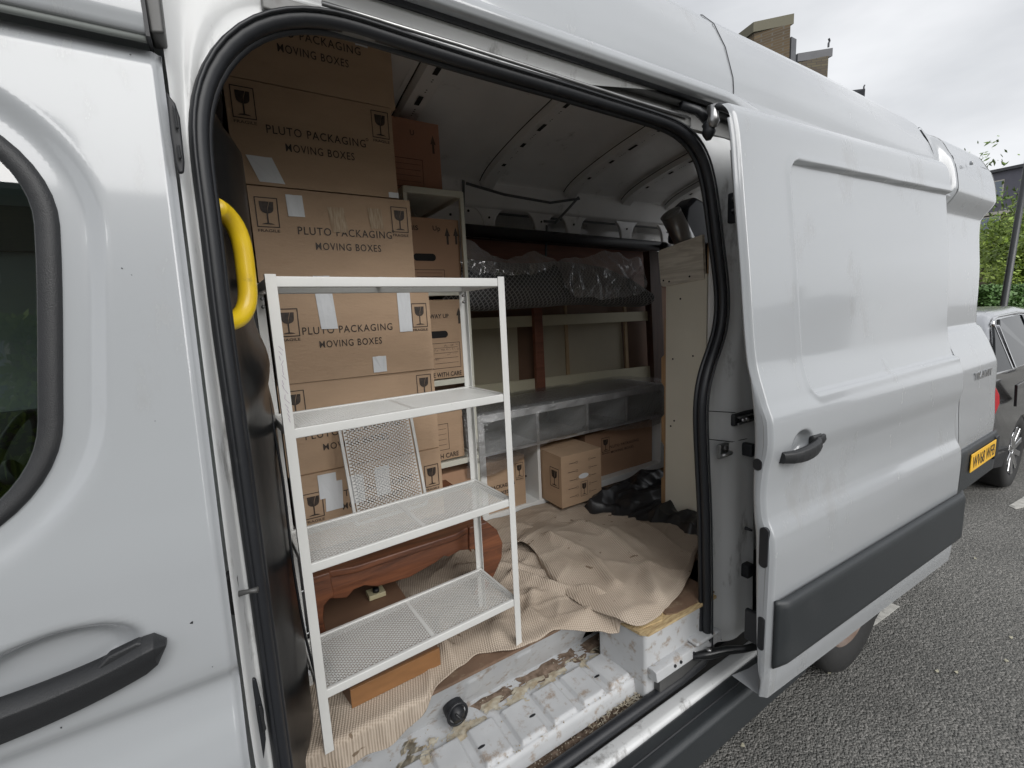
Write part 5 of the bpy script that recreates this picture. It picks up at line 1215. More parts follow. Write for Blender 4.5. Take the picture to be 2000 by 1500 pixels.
def sheet_flat(p, u, v):
    e = sstep(0, .10, v)*sstep(0, .06, 1-v); edge = sstep(.12, 0, v)
    n = .5+.5*noise.noise(Vector((p.x*4, p.y*4, 3))); n2 = .5+.5*noise.noise(Vector((p.x*10, p.y*10, 8)))
    n3 = 1-abs(noise.noise(Vector((p.x*3.2+p.y*1.2, p.y*5-p.x*2, 31))))*2; h = .012*n + .007*n2 + .007*max(0, n3)**3 + .003*max(0, 1-abs(noise.noise(Vector((p.x*5+p.y*3, p.y*9, 77))))*5)
    for path, amp, wd in ridges:
        d = min(dseg(p.x, p.y, a, b) for a, b in zip(path, path[1:])); h += amp*math.exp(-(d/wd)**2)
    base = .617 if p.y > 1.115 or v > .35 or p.x > 1.02 else None
    drop = 0 if p.x > 1.0 else lerp(.70, .35, sstep(.3, .6, p.x))*max(0, 1.10-p.y)
    z = .619 + h*sstep(-.02, .12, v) - drop + .006*math.sin(u*150)*edge*.3
    z -= .004*edge*(1 if p.x < 1.0 else 0)
    z += .020*math.exp(-((p.y-1.105)/.03)**2)*(1 if p.x < 1.0 else 0)*.4
    return (p.x, p.y, z)
DS = loft(hem, back, 340, 150, sheetf).build('dust_sheet', KNIT, None, smooth=True, thick=.002)
tag(DS, 'rumpled beige knitted cotton dust sheet covering the load floor', 'dust sheet')
# second layer folded over at the right
hem2 = [Vector((*atz(u, v, .66).xy, .640)) for u, v in ((1040, 1060), (1059, 1100), (1076, 1122), (1100, 1145), (1125, 1163), (1153, 1177), (1190, 1192), (1225, 1208), (1248, 1214), (1290, 1190), (1330, 1146), (1350, 1110), (1356, 1080), (1368, 1050))]
back2 = [Vector((x, y, .64)) for x, y in ((.95, 1.62), (1.05, 1.70), (1.2, 1.78), (1.45, 1.72), (1.6, 1.60), (1.72, 1.45), (1.76, 1.35))]
def sheet2(p, u, v, a, b):
    n3 = 1-abs(noise.noise(Vector((p.x*4.2-p.y*1.2, p.y*3+p.x*2, 35))))*2; h = .010*(.5+.5*noise.noise(Vector((p.x*4, p.y*4, 13)))) + .007*max(0, n3)**4 + .003*max(0, 1-abs(noise.noise(Vector((p.x*5-p.y*3, p.y*7, 57))))*5)
    for path, amp, wd in ridges[2:3]+[([(1.12, 1.55), (1.16, 1.35), (1.1, 1.12)], .020, .025), ([(1.42, 1.45), (1.40, 1.25), (1.30, 1.08)], .012, .03)]:
        d = min(dseg(p.x, p.y, a, b) for a, b in zip(path, path[1:])); h += amp*math.exp(-(d/wd)**2)
    under = .020*math.exp(-((p.x-1.05)/.2)**2)
    z = .642 + h + under*sstep(0, .2, v) - .012*sstep(.05, 0, v) - .03*sstep(.7, 1, v)
    return (p.x, p.y, z)
D2 = loft(hem2, back2, 160, 90, sheet2).build('sheet_overlap', KNIT, DS, smooth=True, thick=.0022)

# carved wooden table under the boxes: scalloped apron and curved ends
TB = thing('carved_table', 'low brown wooden table with a scalloped apron carrying the box stack', 'table', (.42, 1.6, .62))
ap = [(.095, .90), (.095, .82)] + [(aty(u, v, 1.42).x, aty(u, v, 1.42).z) for u, v in ((612, 1177), (632, 1168), (655, 1170), (678, 1168), (692, 1152), (712, 1144), (738, 1146), (800, 1128), (850, 1100), (868, 1086), (876, 1088), (898, 1076), (915, 1074), (922, 1080))] + [(.668, .875), (.72, .90)]
MB().prism(ap, 'y', 1.42, 1.448).build('front_apron', MAHOG, TB, bevel=.004)
MB().prism([(.05, 1.60), (.09, 1.445), (.25, 1.40), (.60, 1.40), (.74, 1.45), (.80, 1.62), (.80, 1.98), (.05, 1.98)], 'z', .878, .903).build('table_top', MAHOG, TB, bevel=.006)
rp = [(.655, .902), (.73, .905), (.775, .86), (.795, .80), (.790, .745), (.765, .70), (.735, .665), (.705, .655), (.70, .68), (.716, .72), (.716, .77), (.70, .80), (.672, .82), (.652, .80), (.650, .775), (.664, .77), (.670, .79), (.685, .785), (.694, .76), (.688, .72), (.66, .66)]
rp = [(.66, .905), (.735, .905), (.776, .86), (.797, .80), (.790, .742), (.765, .70), (.735, .66), (.70, .622), (.655, .622), (.690, .70), (.695, .76), (.688, .80), (.672, .815), (.655, .82)]
MB().prism(rp, 'y', 1.41, 1.44).build('curved_leg', MAHOG, TB, bevel=.005)
MB().prism([(.30-x+.54, z) for x, z in rp], 'y', 1.41, 1.44).build('curved_leg', MAHOG, TB, bevel=.005)
for x in (.02, .72): MB().box(x+.02, x+.06, 1.90, 1.94, .62, .878).build('table_leg', MAHOG, TB, bevel=.005)
# flat wooden board lying beneath the table
wb = MB().hexa([(.165, 1.178, .615), (.425, 1.184, .615), (.43, 1.72, .615), (.06, 1.72, .615), (.165, 1.178, .668), (.425, 1.184, .668), (.43, 1.72, .668), (.06, 1.72, .668)]).build('wooden_panel', VENEER, None, bevel=.001)
wb.location.z += .012; tag(wb, 'flat brown wooden panel with an orange front edge lying on the dust sheet', 'panel')
MB().hexa([(.164, 1.168, .616), (.426, 1.174, .616), (.426, 1.183, .616), (.164, 1.177, .616), (.164, 1.168, .671), (.426, 1.174, .671), (.426, 1.183, .671), (.164, 1.177, .671)]).build('front_edge', ORANGE, wb, bevel=.001)
q = atz(735, 1160, .69); ct = MB().box(q.x-.03, q.x+.03, q.y-.02, q.y+.03, .670, .688).build('castor_block', mat('pale_fitting', (.55, .5, .32), .5), wb, bevel=.003)
MB().cyl((q.x, q.y, .688), (q.x, q.y, .70), .012, 12).build('castor_socket', RUBBER, ct, smooth=True)
# wrapped black object at the foot of the bulkhead
def wrapf(u, v):
    z = lerp(.64, 1.12, v); a = 2*math.pi*u; r = .030+.006*math.sin(v*17)+.010*noise.noise(Vector((math.cos(a)*2, math.sin(a)*2, z*9)))
    r *= min(1, (1-v)*9+.25); return (.075+.02*(1-v)+math.cos(a)*r, 1.36+math.sin(a)*r*1.4, z)
wr = MB().grid(wrapf, 24, 50).build('wrapped_bundle', BAG, None, smooth=True); tag(wr, 'slim bundle wrapped in black plastic standing at the foot of the dark partition', 'bundle')
for z in (.80, .93): MB().tube([(.085+math.cos(a)*.036, 1.36+math.sin(a)*.048, z+.004*math.sin(a)) for a in [2*math.pi*k/16 for k in range(16)]], .002, 5, closed=True).build('tie', TAPE, wr)
tn = MB().grid(lambda u, v: (.055+.03*u+.008*noise.noise(Vector((u*4, v*9, 3))), 1.30+.02*math.sin(v*7), lerp(.70, .90, v)-.03*u), 8, 16).build('paper_scrap', TAPE, None, smooth=True, thick=.001); tag(tn, 'torn white paper scrap stuck beside the black bundle', 'paper')

# front rack
RK = thing('shelving_rack', 'white metal rack with four mesh shelves standing empty in the doorway', 'shelving', (.38, 1.2, .62))
FL, FR = Vector((.082, 1.083, 0)), Vector((.675, 1.114, 0)); dxv = (FR-FL).normalized(); dyv = Vector((-dxv.y, dxv.x, 0)); DEP = .225; WID = (FR-FL).length
BL, BR = FL+dyv*DEP, FR+dyv*DEP
def RL(a, b, z): p = FL+dxv*a+dyv*b; return Vector((p.x, p.y, z))
for (a, b) in ((0, 0), (WID, 0), (0, DEP), (WID, DEP)):
    sx = 1 if a == 0 else -1; sy = 1 if b == 0 else -1
    # folded angle leg: two flanges
    w1, w2, t_ = .021, .016, .0016; z0 = .618; zt_ = 1.770
    pts = [(a-sx*.003, b-sy*.003), (a-sx*.003+sx*w1, b-sy*.003), (a-sx*.003+sx*w1, b-sy*.003+sy*t_), (a-sx*.003+sx*t_, b-sy*.003+sy*t_), (a-sx*.003+sx*t_, b-sy*.003+sy*w2), (a-sx*.003, b-sy*.003+sy*w2)]
    MB().add([RL(x, y, z) for z in (z0, zt_) for x, y in pts], [tuple(range(5, -1, -1)), tuple(range(6, 12))]+[(i, (i+1) % 6, 6+(i+1) % 6, 6+i) for i in range(6)]).build('rack_leg', RACKW, RK)
cell = mesh_cells(WID-.022, DEP-.02, .0135, .0104, .80).mesh('mesh_sheet_a', RACKW)
rotm = Matrix((( dxv.x, dyv.x, 0, 0), (dxv.y, dyv.y, 0, 0), (0, 0, 1, 0), (0, 0, 0, 1)))
for z in (1.766, 1.436, 1.113, .783):
    fr_ = MB()
    H_ = .023
    for (a0, b0, a1, b1) in ((.002, -.0005, WID-.002, .011), (.002, DEP-.011, WID-.002, DEP+.0005), (.0025, .011, .012, DEP-.011), (WID-.012, .011, WID-.0025, DEP-.011)):
        fr_.hexa([RL(a0, b0, z-H_), RL(a1, b0, z-H_), RL(a1, b1, z-H_), RL(a0, b1, z-H_), RL(a0, b0, z), RL(a1, b0, z), RL(a1, b1, z), RL(a0, b1, z)])
    so_ = fr_.build('shelf_frame', RACKW, RK, bevel=.0025)
    shelf_mesh_obj('mesh_sheet', cell, Matrix.Translation(RL(.011, .010, z-.004)) @ rotm, RK)
    MB().bar(RL(WID*.52, .005, z-.006), RL(WID*.52, DEP-.005, z-.006), .010, .005).build('shelf_rib', RACKW, so_)
    if z > 1.7:
        for a in (0.012, WID-.012):
            MB().cyl(RL(a, DEP-.012, z-.035), RL(a, DEP-.020, z-.035), .005, 10).build('rack_bolt', STEEL, so_, smooth=True)
            MB().cyl(RL(a, DEP-.012, z-.055), RL(a, DEP-.020, z-.055), .005, 10).build('rack_bolt', STEEL, so_, smooth=True)
pn = MB(); random.seed(8)
for k in range(16):
    z = 1.62 - k*.0105; p = RL(.004+random.uniform(0, .008), -.0042, z); q = RL(.004+random.uniform(0, .010), -.0042, z-.010)
    pn.add([p, p+Vector((.0007, 0, 0)), q+Vector((.0007, 0, 0)), q], [(0, 1, 2, 3)])
pn.build('pen_marks', PEN, RK, fixn=False)
# loose mesh panel leaning on the stack behind the rack
LM = thing('mesh_panel', 'loose white mesh panel leaning against the box stack behind the rack', 'mesh panel', (.415, 1.5, 1.1))
c0, c1, c2, c3 = aty(696, 1022, 1.47), aty(832, 965, 1.47), aty(820, 790, 1.545), aty(677, 800, 1.545)
ux = (c1-c0); ux.z *= .2; W_ = ux.length; ux.normalize(); uz = ((c3-c0)+(c2-c1)).normalized(); uz = (uz-ux*uz.dot(ux)).normalized(); H_ = .345; nn = ux.cross(uz)
M4 = Matrix(((ux.x, uz.x, nn.x, c0.x), (ux.y, uz.y, nn.y, c0.y), (ux.z, uz.z, nn.z, c0.z-.005), (0, 0, 0, 1)))
shelf_mesh_obj('mesh_sheet', mesh_cells(W_-.02, H_-.02, .0148, .0116, .82).mesh('mesh_sheet_c', RACKW), M4 @ Matrix.Translation((.01, .01, 0)), LM)
for a, b in (((0, 0), (W_, 0)), ((W_, 0), (W_, H_)), ((0, H_), (0, 0)), ((0, H_), (W_, H_))):
    MB().bar(M4 @ Vector((*a, 0)), M4 @ Vector((*b, 0)), .010, .010, up=tuple(nn)).build('panel_edge', RACKW, LM, bevel=.001)
# black cord hanging by the rack's left side
cd = MB().tube(smooth_path(resample([Vector((.062, 1.18, 1.50)), Vector((.07, 1.16, 1.30)), Vector((.066, 1.15, 1.1)), Vector((.072, 1.14, .9)), Vector((.095, 1.12, .70))], .03), 3), .003, 6).build('hanging_cord', RUBBER, None, smooth=True); tag(cd, 'thin black cord hanging down beside the left legs of the white rack', 'cord')

# ------------------------------------------------------------------ the street
def mark(pts, label, cat='road marking'):
    P = [atz(u, v, GZ+.004) for u, v in pts]
    o = MB().add([tuple(p) for p in P] + [tuple(p-Vector((0, 0, .003))) for p in P], [tuple(range(len(P)))] + [(i, (i+1) % len(P), len(P)+(i+1) % len(P), len(P)+i) for i in range(len(P))]).build('road_marking', MARK, None)
    tag(o, label, cat, 'worn white road markings'); return o
mark([(1700, 1225), (1722, 1190), (1735, 1176), (1757, 1184), (1730, 1205), (1712, 1218)], 'worn white paint patch beside the van rear wheel')
mark([(1588, 1294), (1640, 1288), (1625, 1302), (1605, 1308)], 'small worn paint flake under the sliding door')
mark([(1970, 988), (1996, 972), (2060, 930), (2090, 935), (2000, 990), (1984, 994)], 'white parking bay line beside the grey car')
lf = []
random.seed(21)
for i, (u, v) in enumerate(((1620, 1313), (1830, 1310), (1868, 1312), (1905, 1090), (1975, 1245), (1450, 1455), (1965, 1290))):
    P = atz(u, v, GZ+.006); a = random.uniform(0, 6)
    o = MB().add([tuple(P+Vector((math.cos(a+t)*r_, math.sin(a+t)*r_*.6, .002*math.sin(t*3)))) for t, r_ in ((0, .016), (1, .010), (2.2, .014), (3.4, .009), (4.6, .013))], [(0, 1, 2, 3, 4)]).build('fallen_leaf', mat('dry_leaf%d' % i, (.42, .40, .30), .8), None, thick=.001)
    tag(o, ['pale petal on the asphalt just right of the van rear wheel', 'pale petal in the middle of the open asphalt, left of its neighbour', 'pale petal in the middle of the open asphalt, right of its neighbour', 'pale petal on the asphalt highest up beside the sliding door', 'pale petal near the right edge of the road view, upper one', 'pale petal on the asphalt below the lower corner of the sliding door', 'pale petal near the right edge of the road view, lower one'][i], 'petal', 'pale petals scattered on the road')

# parked grey car behind the van
CARX = 4.92; CY0 = .90
SUV = thing('parked_car', 'dark grey hatchback with a silver roof parked just behind the van', 'car', (CARX+2, CY0+.9, GZ))
side = [(0.0, .55), (.02, .80), (.05, 1.02), (.10, 1.16), (.22, 1.30), (.38, 1.50), (.60, 1.545), (1.6, 1.58), (2.4, 1.52), (3.0, 1.20), (3.2, 1.10), (4.0, 1.0), (4.25, .85), (4.3, .55), (4.25, .30), (3.7, .25), (.12, .25), (.03, .35)]
def tuck(z): return interp([(.2, .05), (.35, .015), (.7, 0), (1.0, .012), (1.08, .03), (1.5, .19), (1.58, .26)], z)
nz_ = len(side); secs = []
bodyp = [(x, min(z, 1.08)) if False else (x, z) for x, z in side]
def car_section(profile, y_in=0):
    return profile
cb = MB()
low = [(0.0, .52), (.0, .80), (.04, 1.0), (.10, 1.10), (3.2, 1.08), (4.0, .98), (4.28, .82), (4.3, .5), (4.2, .28), (3.85, .26)] + [(3.45+.37*math.cos(a), .28+.37*math.sin(a)) for a in [R(k) for k in range(0, 181, 20)]] + [(1.2, .24)] + [(.82+.37*math.cos(a), .28+.37*math.sin(a)) for a in [R(k) for k in range(0, 181, 20)]] + [(.30, .30), (.06, .36)]
low = [(x, z) for x, z in low]
def carpt(x, z, side_): y = CY0 + tuck(z) + .10*max(0, (.25-x)/.25)**2*1.0 + .25*max(0, (x-3.8)/.5)**2; return (CARX+x, y if side_ == 0 else 2*CY0+1.80-y, z+GZ)
n_ = len(low); cb.add([carpt(x, z, 0) for x, z in low]+[carpt(x, z, 1) for x, z in low], [tuple(range(n_)), tuple(range(2*n_-1, n_-1, -1))]+[(i, (i+1) % n_, n_+(i+1) % n_, n_+i) for i in range(n_)])
cb.build('car_body', SUVP, SUV, bevel=.03, seg=3)
up = [(.06, 1.06), (.30, 1.36), (.48, 1.50), (.7, 1.555), (1.6, 1.585), (2.3, 1.53), (3.15, 1.06)]
ub = MB(); n_ = len(up); ub.add([carpt(x, z, 0) for x, z in up]+[carpt(x, z, 1) for x, z in up], [tuple(range(n_)), tuple(range(2*n_-1, n_-1, -1))]+[(i, (i+1) % n_, n_+(i+1) % n_, n_+i) for i in range(n_)])
ub.build('cabin', SILVER, SUV, bevel=.05, seg=4)
def sidepatch(poly, name, m, off=.006, par=SUV, bev=0):
    P = [carpt(x, z, 0) for x, z in poly]; return MB().add([(p[0], p[1]-off, p[2]) for p in P]+[(p[0], p[1]+.01, p[2]) for p in P], [tuple(range(len(P)))]+[(i, (i+1) % len(P), len(P)+(i+1) % len(P), len(P)+i) for i in range(len(P))]).build(name, m, par, bevel=bev)
CG = mat('car_glass', (.012, .014, .016), .10, spec=.25)
sidepatch([(.12, 1.10), (.30, 1.36), (.42, 1.44), (.44, 1.10)], 'quarter_window', CG)
sidepatch([(.56, 1.10), (.58, 1.43), (.70, 1.49), (1.35, 1.50), (1.35, 1.10)], 'rear_side_window', CG)
sidepatch([(1.45, 1.10), (1.45, 1.50), (2.1, 1.46), (2.75, 1.10)], 'front_side_window', CG)
for pl_ in ([(.10, 1.085), (.10, 1.10), (2.8, 1.10), (2.8, 1.085)], [(.44, 1.10), (.44, 1.46), (.47, 1.48), (.47, 1.10)], [(.53, 1.10), (.55, 1.44), (.57, 1.45), (.555, 1.10)]):
    sidepatch(pl_, 'chrome_trim', CHROME, .010)
MB().tube([carpt(x, z, 0) for x, z in ((.44, 1.46), (.55, 1.50), (.70, 1.515), (1.4, 1.525), (2.1, 1.48))], .010, 8).build('roof_rail', CHROME, SUV, smooth=True)
sidepatch([(.0, .80), (.005, .98), (.04, 1.02), (.09, 1.0), (.125, .93), (.13, .86), (.10, .78), (.05, .74)], 'tail_lamp', RED, .012, bev=.012)
ffl = sidepatch([(.52, .78), (.52, .96), (.80, .97), (.80, .80)], 'fuel_flap', SUVP, .008, bev=.003)
sidepatch([(.86, 1.01), (.86, 1.035), (1.10, 1.035), (1.10, 1.01)], 'side_handle', CHROME, .02, bev=.004)
sidepatch([(.02, .30), (.02, .45), (.46, .45), (.42, .28)], 'lower_bumper', PLASTIC, .010, bev=.004)
wheel(CARX+.82, CY0+.02, .335, SUV, CHROME, spokes=10); wheel(CARX+3.45, CY0+.02, .335, SUV, CHROME, spokes=10)
MB().box(CARX+.3, CARX+4.0, CY0+.3, CY0+1.5, GZ+.15, GZ+.35).build('floor_pan', RUBBER, SUV)

# leaning-looking black lamp post, hedge, trees, flats
def post(u0, v0, u1, v1, y, name, label):
    b = aty(u0, v0, y); z = aty(u1, v1, y).z; t = thing(name, label, 'lamp post', (b.x, y, GZ))
    tp = aty(2012, 285, y); dz_ = (z+2.0-b.z)/(tp.z-b.z); lx = (tp.x-b.x)*dz_; MB().tube([(b.x-lx*.2, y, GZ), (b.x, y, b.z), (b.x+lx, y, z+2.0)], [.075, .075, .06], 14).build('post_shaft', POLE, t, smooth=True)
    MB().cyl((b.x, y, b.z-.15), (b.x, y, b.z+.05), .085, 14).build('post_collar', RENDERW, t, smooth=True)
    MB().tube([(b.x+lx, y, z+2.0), (b.x+lx, y-.4, z+2.3), (b.x+lx, y-1.0, z+2.35)], .04, 10).build('lamp_arm', POLE, t, smooth=True)
    MB().box(b.x+lx-.12, b.x+lx+.12, y-1.7, y-1.0, z+2.30, z+2.42).build('lamp_head', POLE, t, bevel=.03)
    return t
post(1953, 640, 1995, 380, 3.3, 'lamp_post', 'tall slim black lamp post rising behind the dark grey car')
leafme = {}
def leaf_cluster(name, m, n, sx, sy, sz, size, seed, gaps=.0):
    random.seed(seed); mb = MB(); cl_ = [(random.gauss(0, .45), random.gauss(0, .45), random.gauss(0, .42)) for _ in range(26)]
    for i in range(n):
        c = random.choice(cl_); p = Vector((c[0]*sx+random.gauss(0, .16*sx), c[1]*sy+random.gauss(0, .16*sy), c[2]*sz+random.gauss(0, .13*sz)))
        a = Vector((random.gauss(0, 1), random.gauss(0, 1), random.gauss(0, 1))).normalized(); b = a.orthogonal().normalized(); s_ = size*random.uniform(.6, 1.3)
        mb.add([p-a*s_, p+b*s_*.5, p+a*s_, p-b*s_*.5], [(0, 1, 2, 3)])
    return mb
def tree(label, x, y, h, rad, seed, m, trunk_r=.14):
    t = thing('tree', label, 'tree', (x, y, GZ), 'trees beyond the grey car')
    zc = h*.62
    tr = MB().tube([(x, y, GZ), (x+.1, y, h*.3), (x-.05, y+.1, h*.55), (x, y, h*.8)], [trunk_r, trunk_r*.8, trunk_r*.5, trunk_r*.2], 10)
    tr.build('trunk', BARK, t, smooth=True); random.seed(seed)
    for k in range(7):
        a = k*0.9+random.uniform(0, .5); z0 = h*random.uniform(.25, .6); tr = MB().tube([(x, y, z0), (x+math.cos(a)*rad*.4, y+math.sin(a)*rad*.4, z0+h*.12), (x+math.cos(a)*rad*.8, y+math.sin(a)*rad*.8, z0+h*.25)], [trunk_r*.4, trunk_r*.25, .02], 7).build('limb', BARK, t, smooth=True)
    for k, mm in enumerate((m, LEAF[1], LEAF[2])):
        mb = leaf_cluster('c', mm, 4200 if k == 0 else 2000, rad, rad, h*.38, .13, seed+k)
        mb.v = [(a+x, b+y, c+zc) for a, b, c in mb.v]
        tag(mb.build('crown', mm, t, fixn=False), kind='stuff')
    return t
tree('bright green spring tree rising highest at the right edge', 33.0, 4.6, 7.6, 2.3, 5, LEAF[0])
tree('yellow green tree behind the lamp post, left of the tallest tree', 40.0, 7.4, 6.2, 2.2, 9, LEAF[2])
tree('shorter leafy tree in front of the grey flats', 46.0, 6.0, 6.0, 2.6, 15, LEAF[0])
hg = thing('hedge', 'clipped green hedge behind the roof of the grey car', 'hedge', (26, 4.6, GZ))
random.seed(31)
def hedgemb(x0, x1, y0, y1, z1, n, s_):
    mb = MB()
    for i in range(n):
        f = random.random(); p = Vector((random.uniform(x0, x1), random.uniform(y0, y1), random.uniform(0, z1)))
        k = random.random()
        if k < .4: p.y = y0+random.gauss(0, .05)
        elif k < .7: p.z = z1+random.gauss(0, .06)
        else: p.x = x0+random.gauss(0, .05)
        a = Vector((random.gauss(0, 1), random.gauss(0, 1), random.gauss(0, 1))).normalized(); b = a.orthogonal().normalized(); q = s_*random.uniform(.6, 1.3)
        mb.add([p-a*q, p+b*q*.6, p+a*q, p-b*q*.6], [(0, 1, 2, 3)])
    return mb
tag(hedgemb(19, 34, 3.9, 5.0, 1.78, 16000, .06).build('hedge_leaves', HEDGE, hg, fixn=False), kind='stuff')
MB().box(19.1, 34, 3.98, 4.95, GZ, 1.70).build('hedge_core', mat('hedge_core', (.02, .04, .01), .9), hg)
def flats(name, label, x, y, w_, d, h, floors, m, mtop):
    t = thing(name, label, 'building', (x, y, GZ))
    MB().box(x, x+d, y, y+w_, GZ, h*.72).build('wall', m, t); MB().box(x-.2, x+d, y-.2, y+w_, h*.72, h).build('top_storey', mtop, t)
    MB().box(x-.5, x+d, y-.5, y+w_+.3, h, h+.25).build('roof', SLATE, t)
    MB().box(x-.35, x-.2, y, y+w_, h*.72-.25, h*.72).build('floor_band', RENDERW, t)
    fh = h/floors
    for f in range(floors):
        for k in range(int(w_/2.6)):
            yy = y+1.0+k*2.6; zz = f*fh+.9
            wd = MB().box(x-.28, x-.14, yy, yy+1.3, zz, zz+1.5).build('window', RENDERW, t)
            MB().box(x-.30, x-.27, yy+.08, yy+.62, zz+.08, zz+1.42).build('pane', mat_pane, wd); MB().box(x-.30, x-.27, yy+.70, yy+1.22, zz+.08, zz+1.42).build('pane', mat_pane, wd)
    return t
mat_pane = mat('pane_glass', (.10, .13, .17), .08, coat=1)
flats('apartment_block', 'distant dark block of flats with a grey top storey behind the trees', 62, 9.0, 12, 10, 12.6, 4, BR_D, GREYB)
# brick house on the far pavement with chimneys seen over the van roof
def house(name, label, x0, x1, y0, y1, h, ridge, bm, chim=(), gable=None, face=-1, wins=True):
    t = thing(name, label, 'house', ((x0+x1)/2, (y0+y1)/2, GZ))
    MB().box(x0, x1, y0, y1, GZ, h).build('wall', bm, t)
    ym = (y0+y1)/2
    MB().prism([(y0-.35, h-.05), (ym, ridge), (y1+.35, h-.05), (y1+.35, h-.2), (y0-.35, h-.2)], 'x', x0-.25, x1+.25).build('roof', SLATE, t)
    yf = y0 if face < 0 else y1; s = -1 if face < 0 else 1
    if wins:
        nx = max(1, int((x1-x0)/2.9))
        for f in range(int(h/2.9)):
            for k in range(nx):
                xx = x0+(k+.5)*(x1-x0)/nx; zz = .9+f*2.9
                wd = MB().box(xx-.6, xx+.6, yf+s*.0, yf+s*.08, zz, zz+1.6).build('window', RENDERW, t)
                MB().box(xx-.52, xx+.52, yf+s*.08, yf+s*.10, zz+.08, zz+.76).build('pane', mat_pane, wd); MB().box(xx-.52, xx+.52, yf+s*.08, yf+s*.10, zz+.84, zz+1.52).build('pane', mat_pane, wd)
    for (cx, cy, cw, cd_, ct_) in chim:
        c = MB().box(cx-cw/2, cx+cw/2, cy-cd_/2, cy+cd_/2, h-.5, ct_).build('chimney', bm, t)
        MB().box(cx-cw/2-.1, cx+cw/2+.1, cy-cd_/2-.1, cy+cd_/2+.1, ct_-.35, ct_).build('chimney_cap', RENDERW if bm is not BR_Y else mat('cap_stone', (.16, .15, .11), .9), c)
        for k in range(3): MB().tube([(cx-cw*.3+k*cw*.3, cy, ct_), (cx-cw*.3+k*cw*.3, cy, ct_+.55)], [.14, .11], 10).build('chimney_pot', BR_R, c, smooth=True)
    return t
mapped = mat('cap_stone', (.16, .15, .11), .9)
hA = house('brick_house', 'yellow brick house whose tall chimney stack rises above the van roof', 11.5, 16.8, 9.2, 15.5, 8.0, 8.6, BR_Y, wins=False)
p0, p1 = aty(1474, 44, 8.9), aty(1545, 27, 8.0)
def slab(p0, p1, t, dz, name, m, par, grow=0):
    a = Vector((p0.x-grow, p0.y, 0)); b = Vector((p1.x+grow, p1.y-grow, 0)); k = Vector((.3, t, 0))
    return MB().hexa([(*a.xy, p0.z-dz), (*b.xy, p1.z-dz), (b.x+k.x, b.y+k.y, p1.z-dz), (a.x+k.x, a.y+k.y, p0.z-dz), (*a.xy, p0.z), (*b.xy, p1.z), (b.x+k.x, b.y+k.y, p1.z), (a.x+k.x, a.y+k.y, p0.z)]).build(name, m, par)
chs = slab(p0-Vector((0, 0, .28)), p1-Vector((0, 0, .28)), 1.2, 4.5, 'chimney', BR_Y, hA); slab(p0, p1, 1.2, .28, 'chimney_cap', mapped, chs, .06)
q1 = aty(1551, 74, 8.3); MB().box(q1.x-.15, q1.x+.15, 8.3, 9.0, 5, q1.z).build('gutter_end', SLATE, hA)
hB = house('brick_house', 'dark brick gabled house with a roof finial, just right of the tall chimney', 17.2, 19.4, 9.2, 15, 8.0, 8.4, BR_D, wins=False)
p0, p1 = aty(1560, 105, 8.6), aty(1622, 94, 8.0)
slab(p0-Vector((0, 0, .25)), p1-Vector((.1, 0, .25)), 1.5, 3.5, 'gable_wall', BR_D, hB); slab(p0, p1, 1.5, .25, 'gable_roof', SLATE, hB, .05)
q1 = aty(1618, 92, 8.2); MB().tube([q1, q1+Vector((0, 0, .12)), q1+Vector((.06, 0, .2)), q1+Vector((.0, 0, .26))], .03, 6).build('finial', SLATE, hB)
hC = house('brick_house', 'farthest gable end with a tiny finial just above the van roof', 20.0, 24.0, 9.2, 15, 7.6, 8.0, BR_D, wins=False)
p0, p1 = aty(1664, 176, 8.5), aty(1690, 173, 8.0); slab(p0, p1, 1.5, 3, 'gable_roof', SLATE, hC)
q1 = aty(1687, 175, 8.1); MB().tube([q1, q1+Vector((0, 0, .10)), q1+Vector((.05, 0, .16))], .025, 6).build('finial', SLATE, hC)
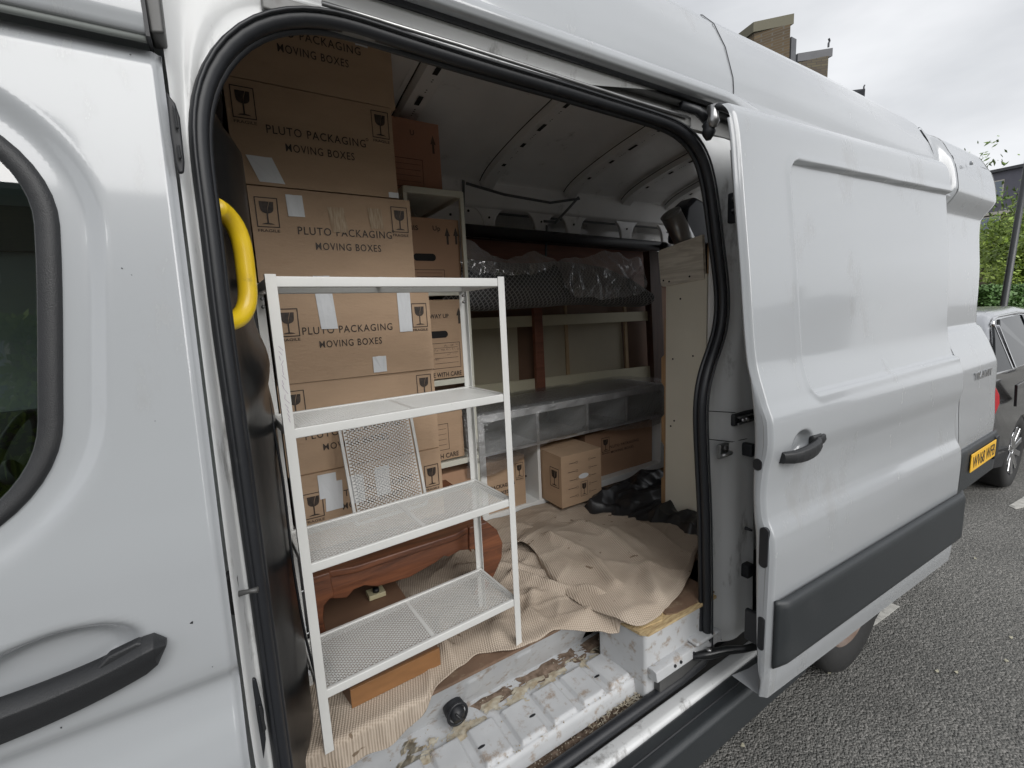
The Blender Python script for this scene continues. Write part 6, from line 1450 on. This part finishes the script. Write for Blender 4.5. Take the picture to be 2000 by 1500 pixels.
house('brick_house', 'long low dark brick building seen through the cab windows', -26, 6, 16, 23, 5.7, 6.05, BR_D)
random.seed(40)
sh = thing('shrub', 'green shrubs in front of the dark brick building, seen through the cab glass', 'shrub', (-4, 12, GZ))
tag(hedgemb(-9, 0, 11.4, 13, 2.2, 9000, .10).build('shrub_leaves', LEAF[1], sh, fixn=False), kind='stuff')
# houses, hedge and lamp on the viewer's side of the road: they are what paint and glass mirror
house('terraced_house', 'dark brick terraced house near the lamp, mirrored in the cab window', -16, 2, -24, -15, 9.1, 9.5, BR_D, chim=[(-14.5, -19, 1.4, .8, 11.0)], face=1)
house('terraced_house', 'yellow brick terraced house with two chimneys, mirrored by the sliding door', 12, 34, -58, -50, 7.6, 10.0, BR_Y, chim=[(16, -54, 2.4, 1, 12.4), (30, -54, 2.4, 1, 12.4)], face=1)
house('terraced_house', 'red brick terraced house with one chimney, farther along the mirrored row', 36, 62, -58, -50, 7.2, 9.4, BR_R, chim=[(48, -54, 2.4, 1, 12.0)], face=1)
house('terraced_house', 'farthest pale terraced house of the row mirrored in the white paint', 64, 100, -58, -50, 8.0, 10.5, BR_Y, chim=[(70, -54, 2.6, 1, 13), (90, -54, 2.4, 1, 13)], face=1)
h2 = thing('hedge', 'leafy hedge in front of the brick house across the pavement, mirrored in the glass', 'hedge', (-3, -10, GZ))
tag(hedgemb(-9, 1, -12.5, -11.5, 4.9, 14000, .12).build('hedge_leaves', LEAF[2], h2, fixn=False), kind='stuff')
l2 = thing('lamp_post', 'street lamp with a flat head standing behind the viewer, mirrored in the cab window', 'lamp post', (-2.75, -10.4, GZ))
MB().tube([(-2.40, -10.4, GZ), (-2.40, -10.4, 8.05)], [.09, .07], 12).build('post_shaft', POLE, l2, smooth=True)
MB().prism([(x_+.35, z_+3.1) for x_, z_ in [(-3.35, 5.25), (-3.15, 4.98), (-2.95, 4.86), (-2.55, 4.86), (-2.5, 4.95), (-2.75, 5.22)]], 'y', -10.6, -10.2).build('lamp_head', POLE, l2, bevel=.03)
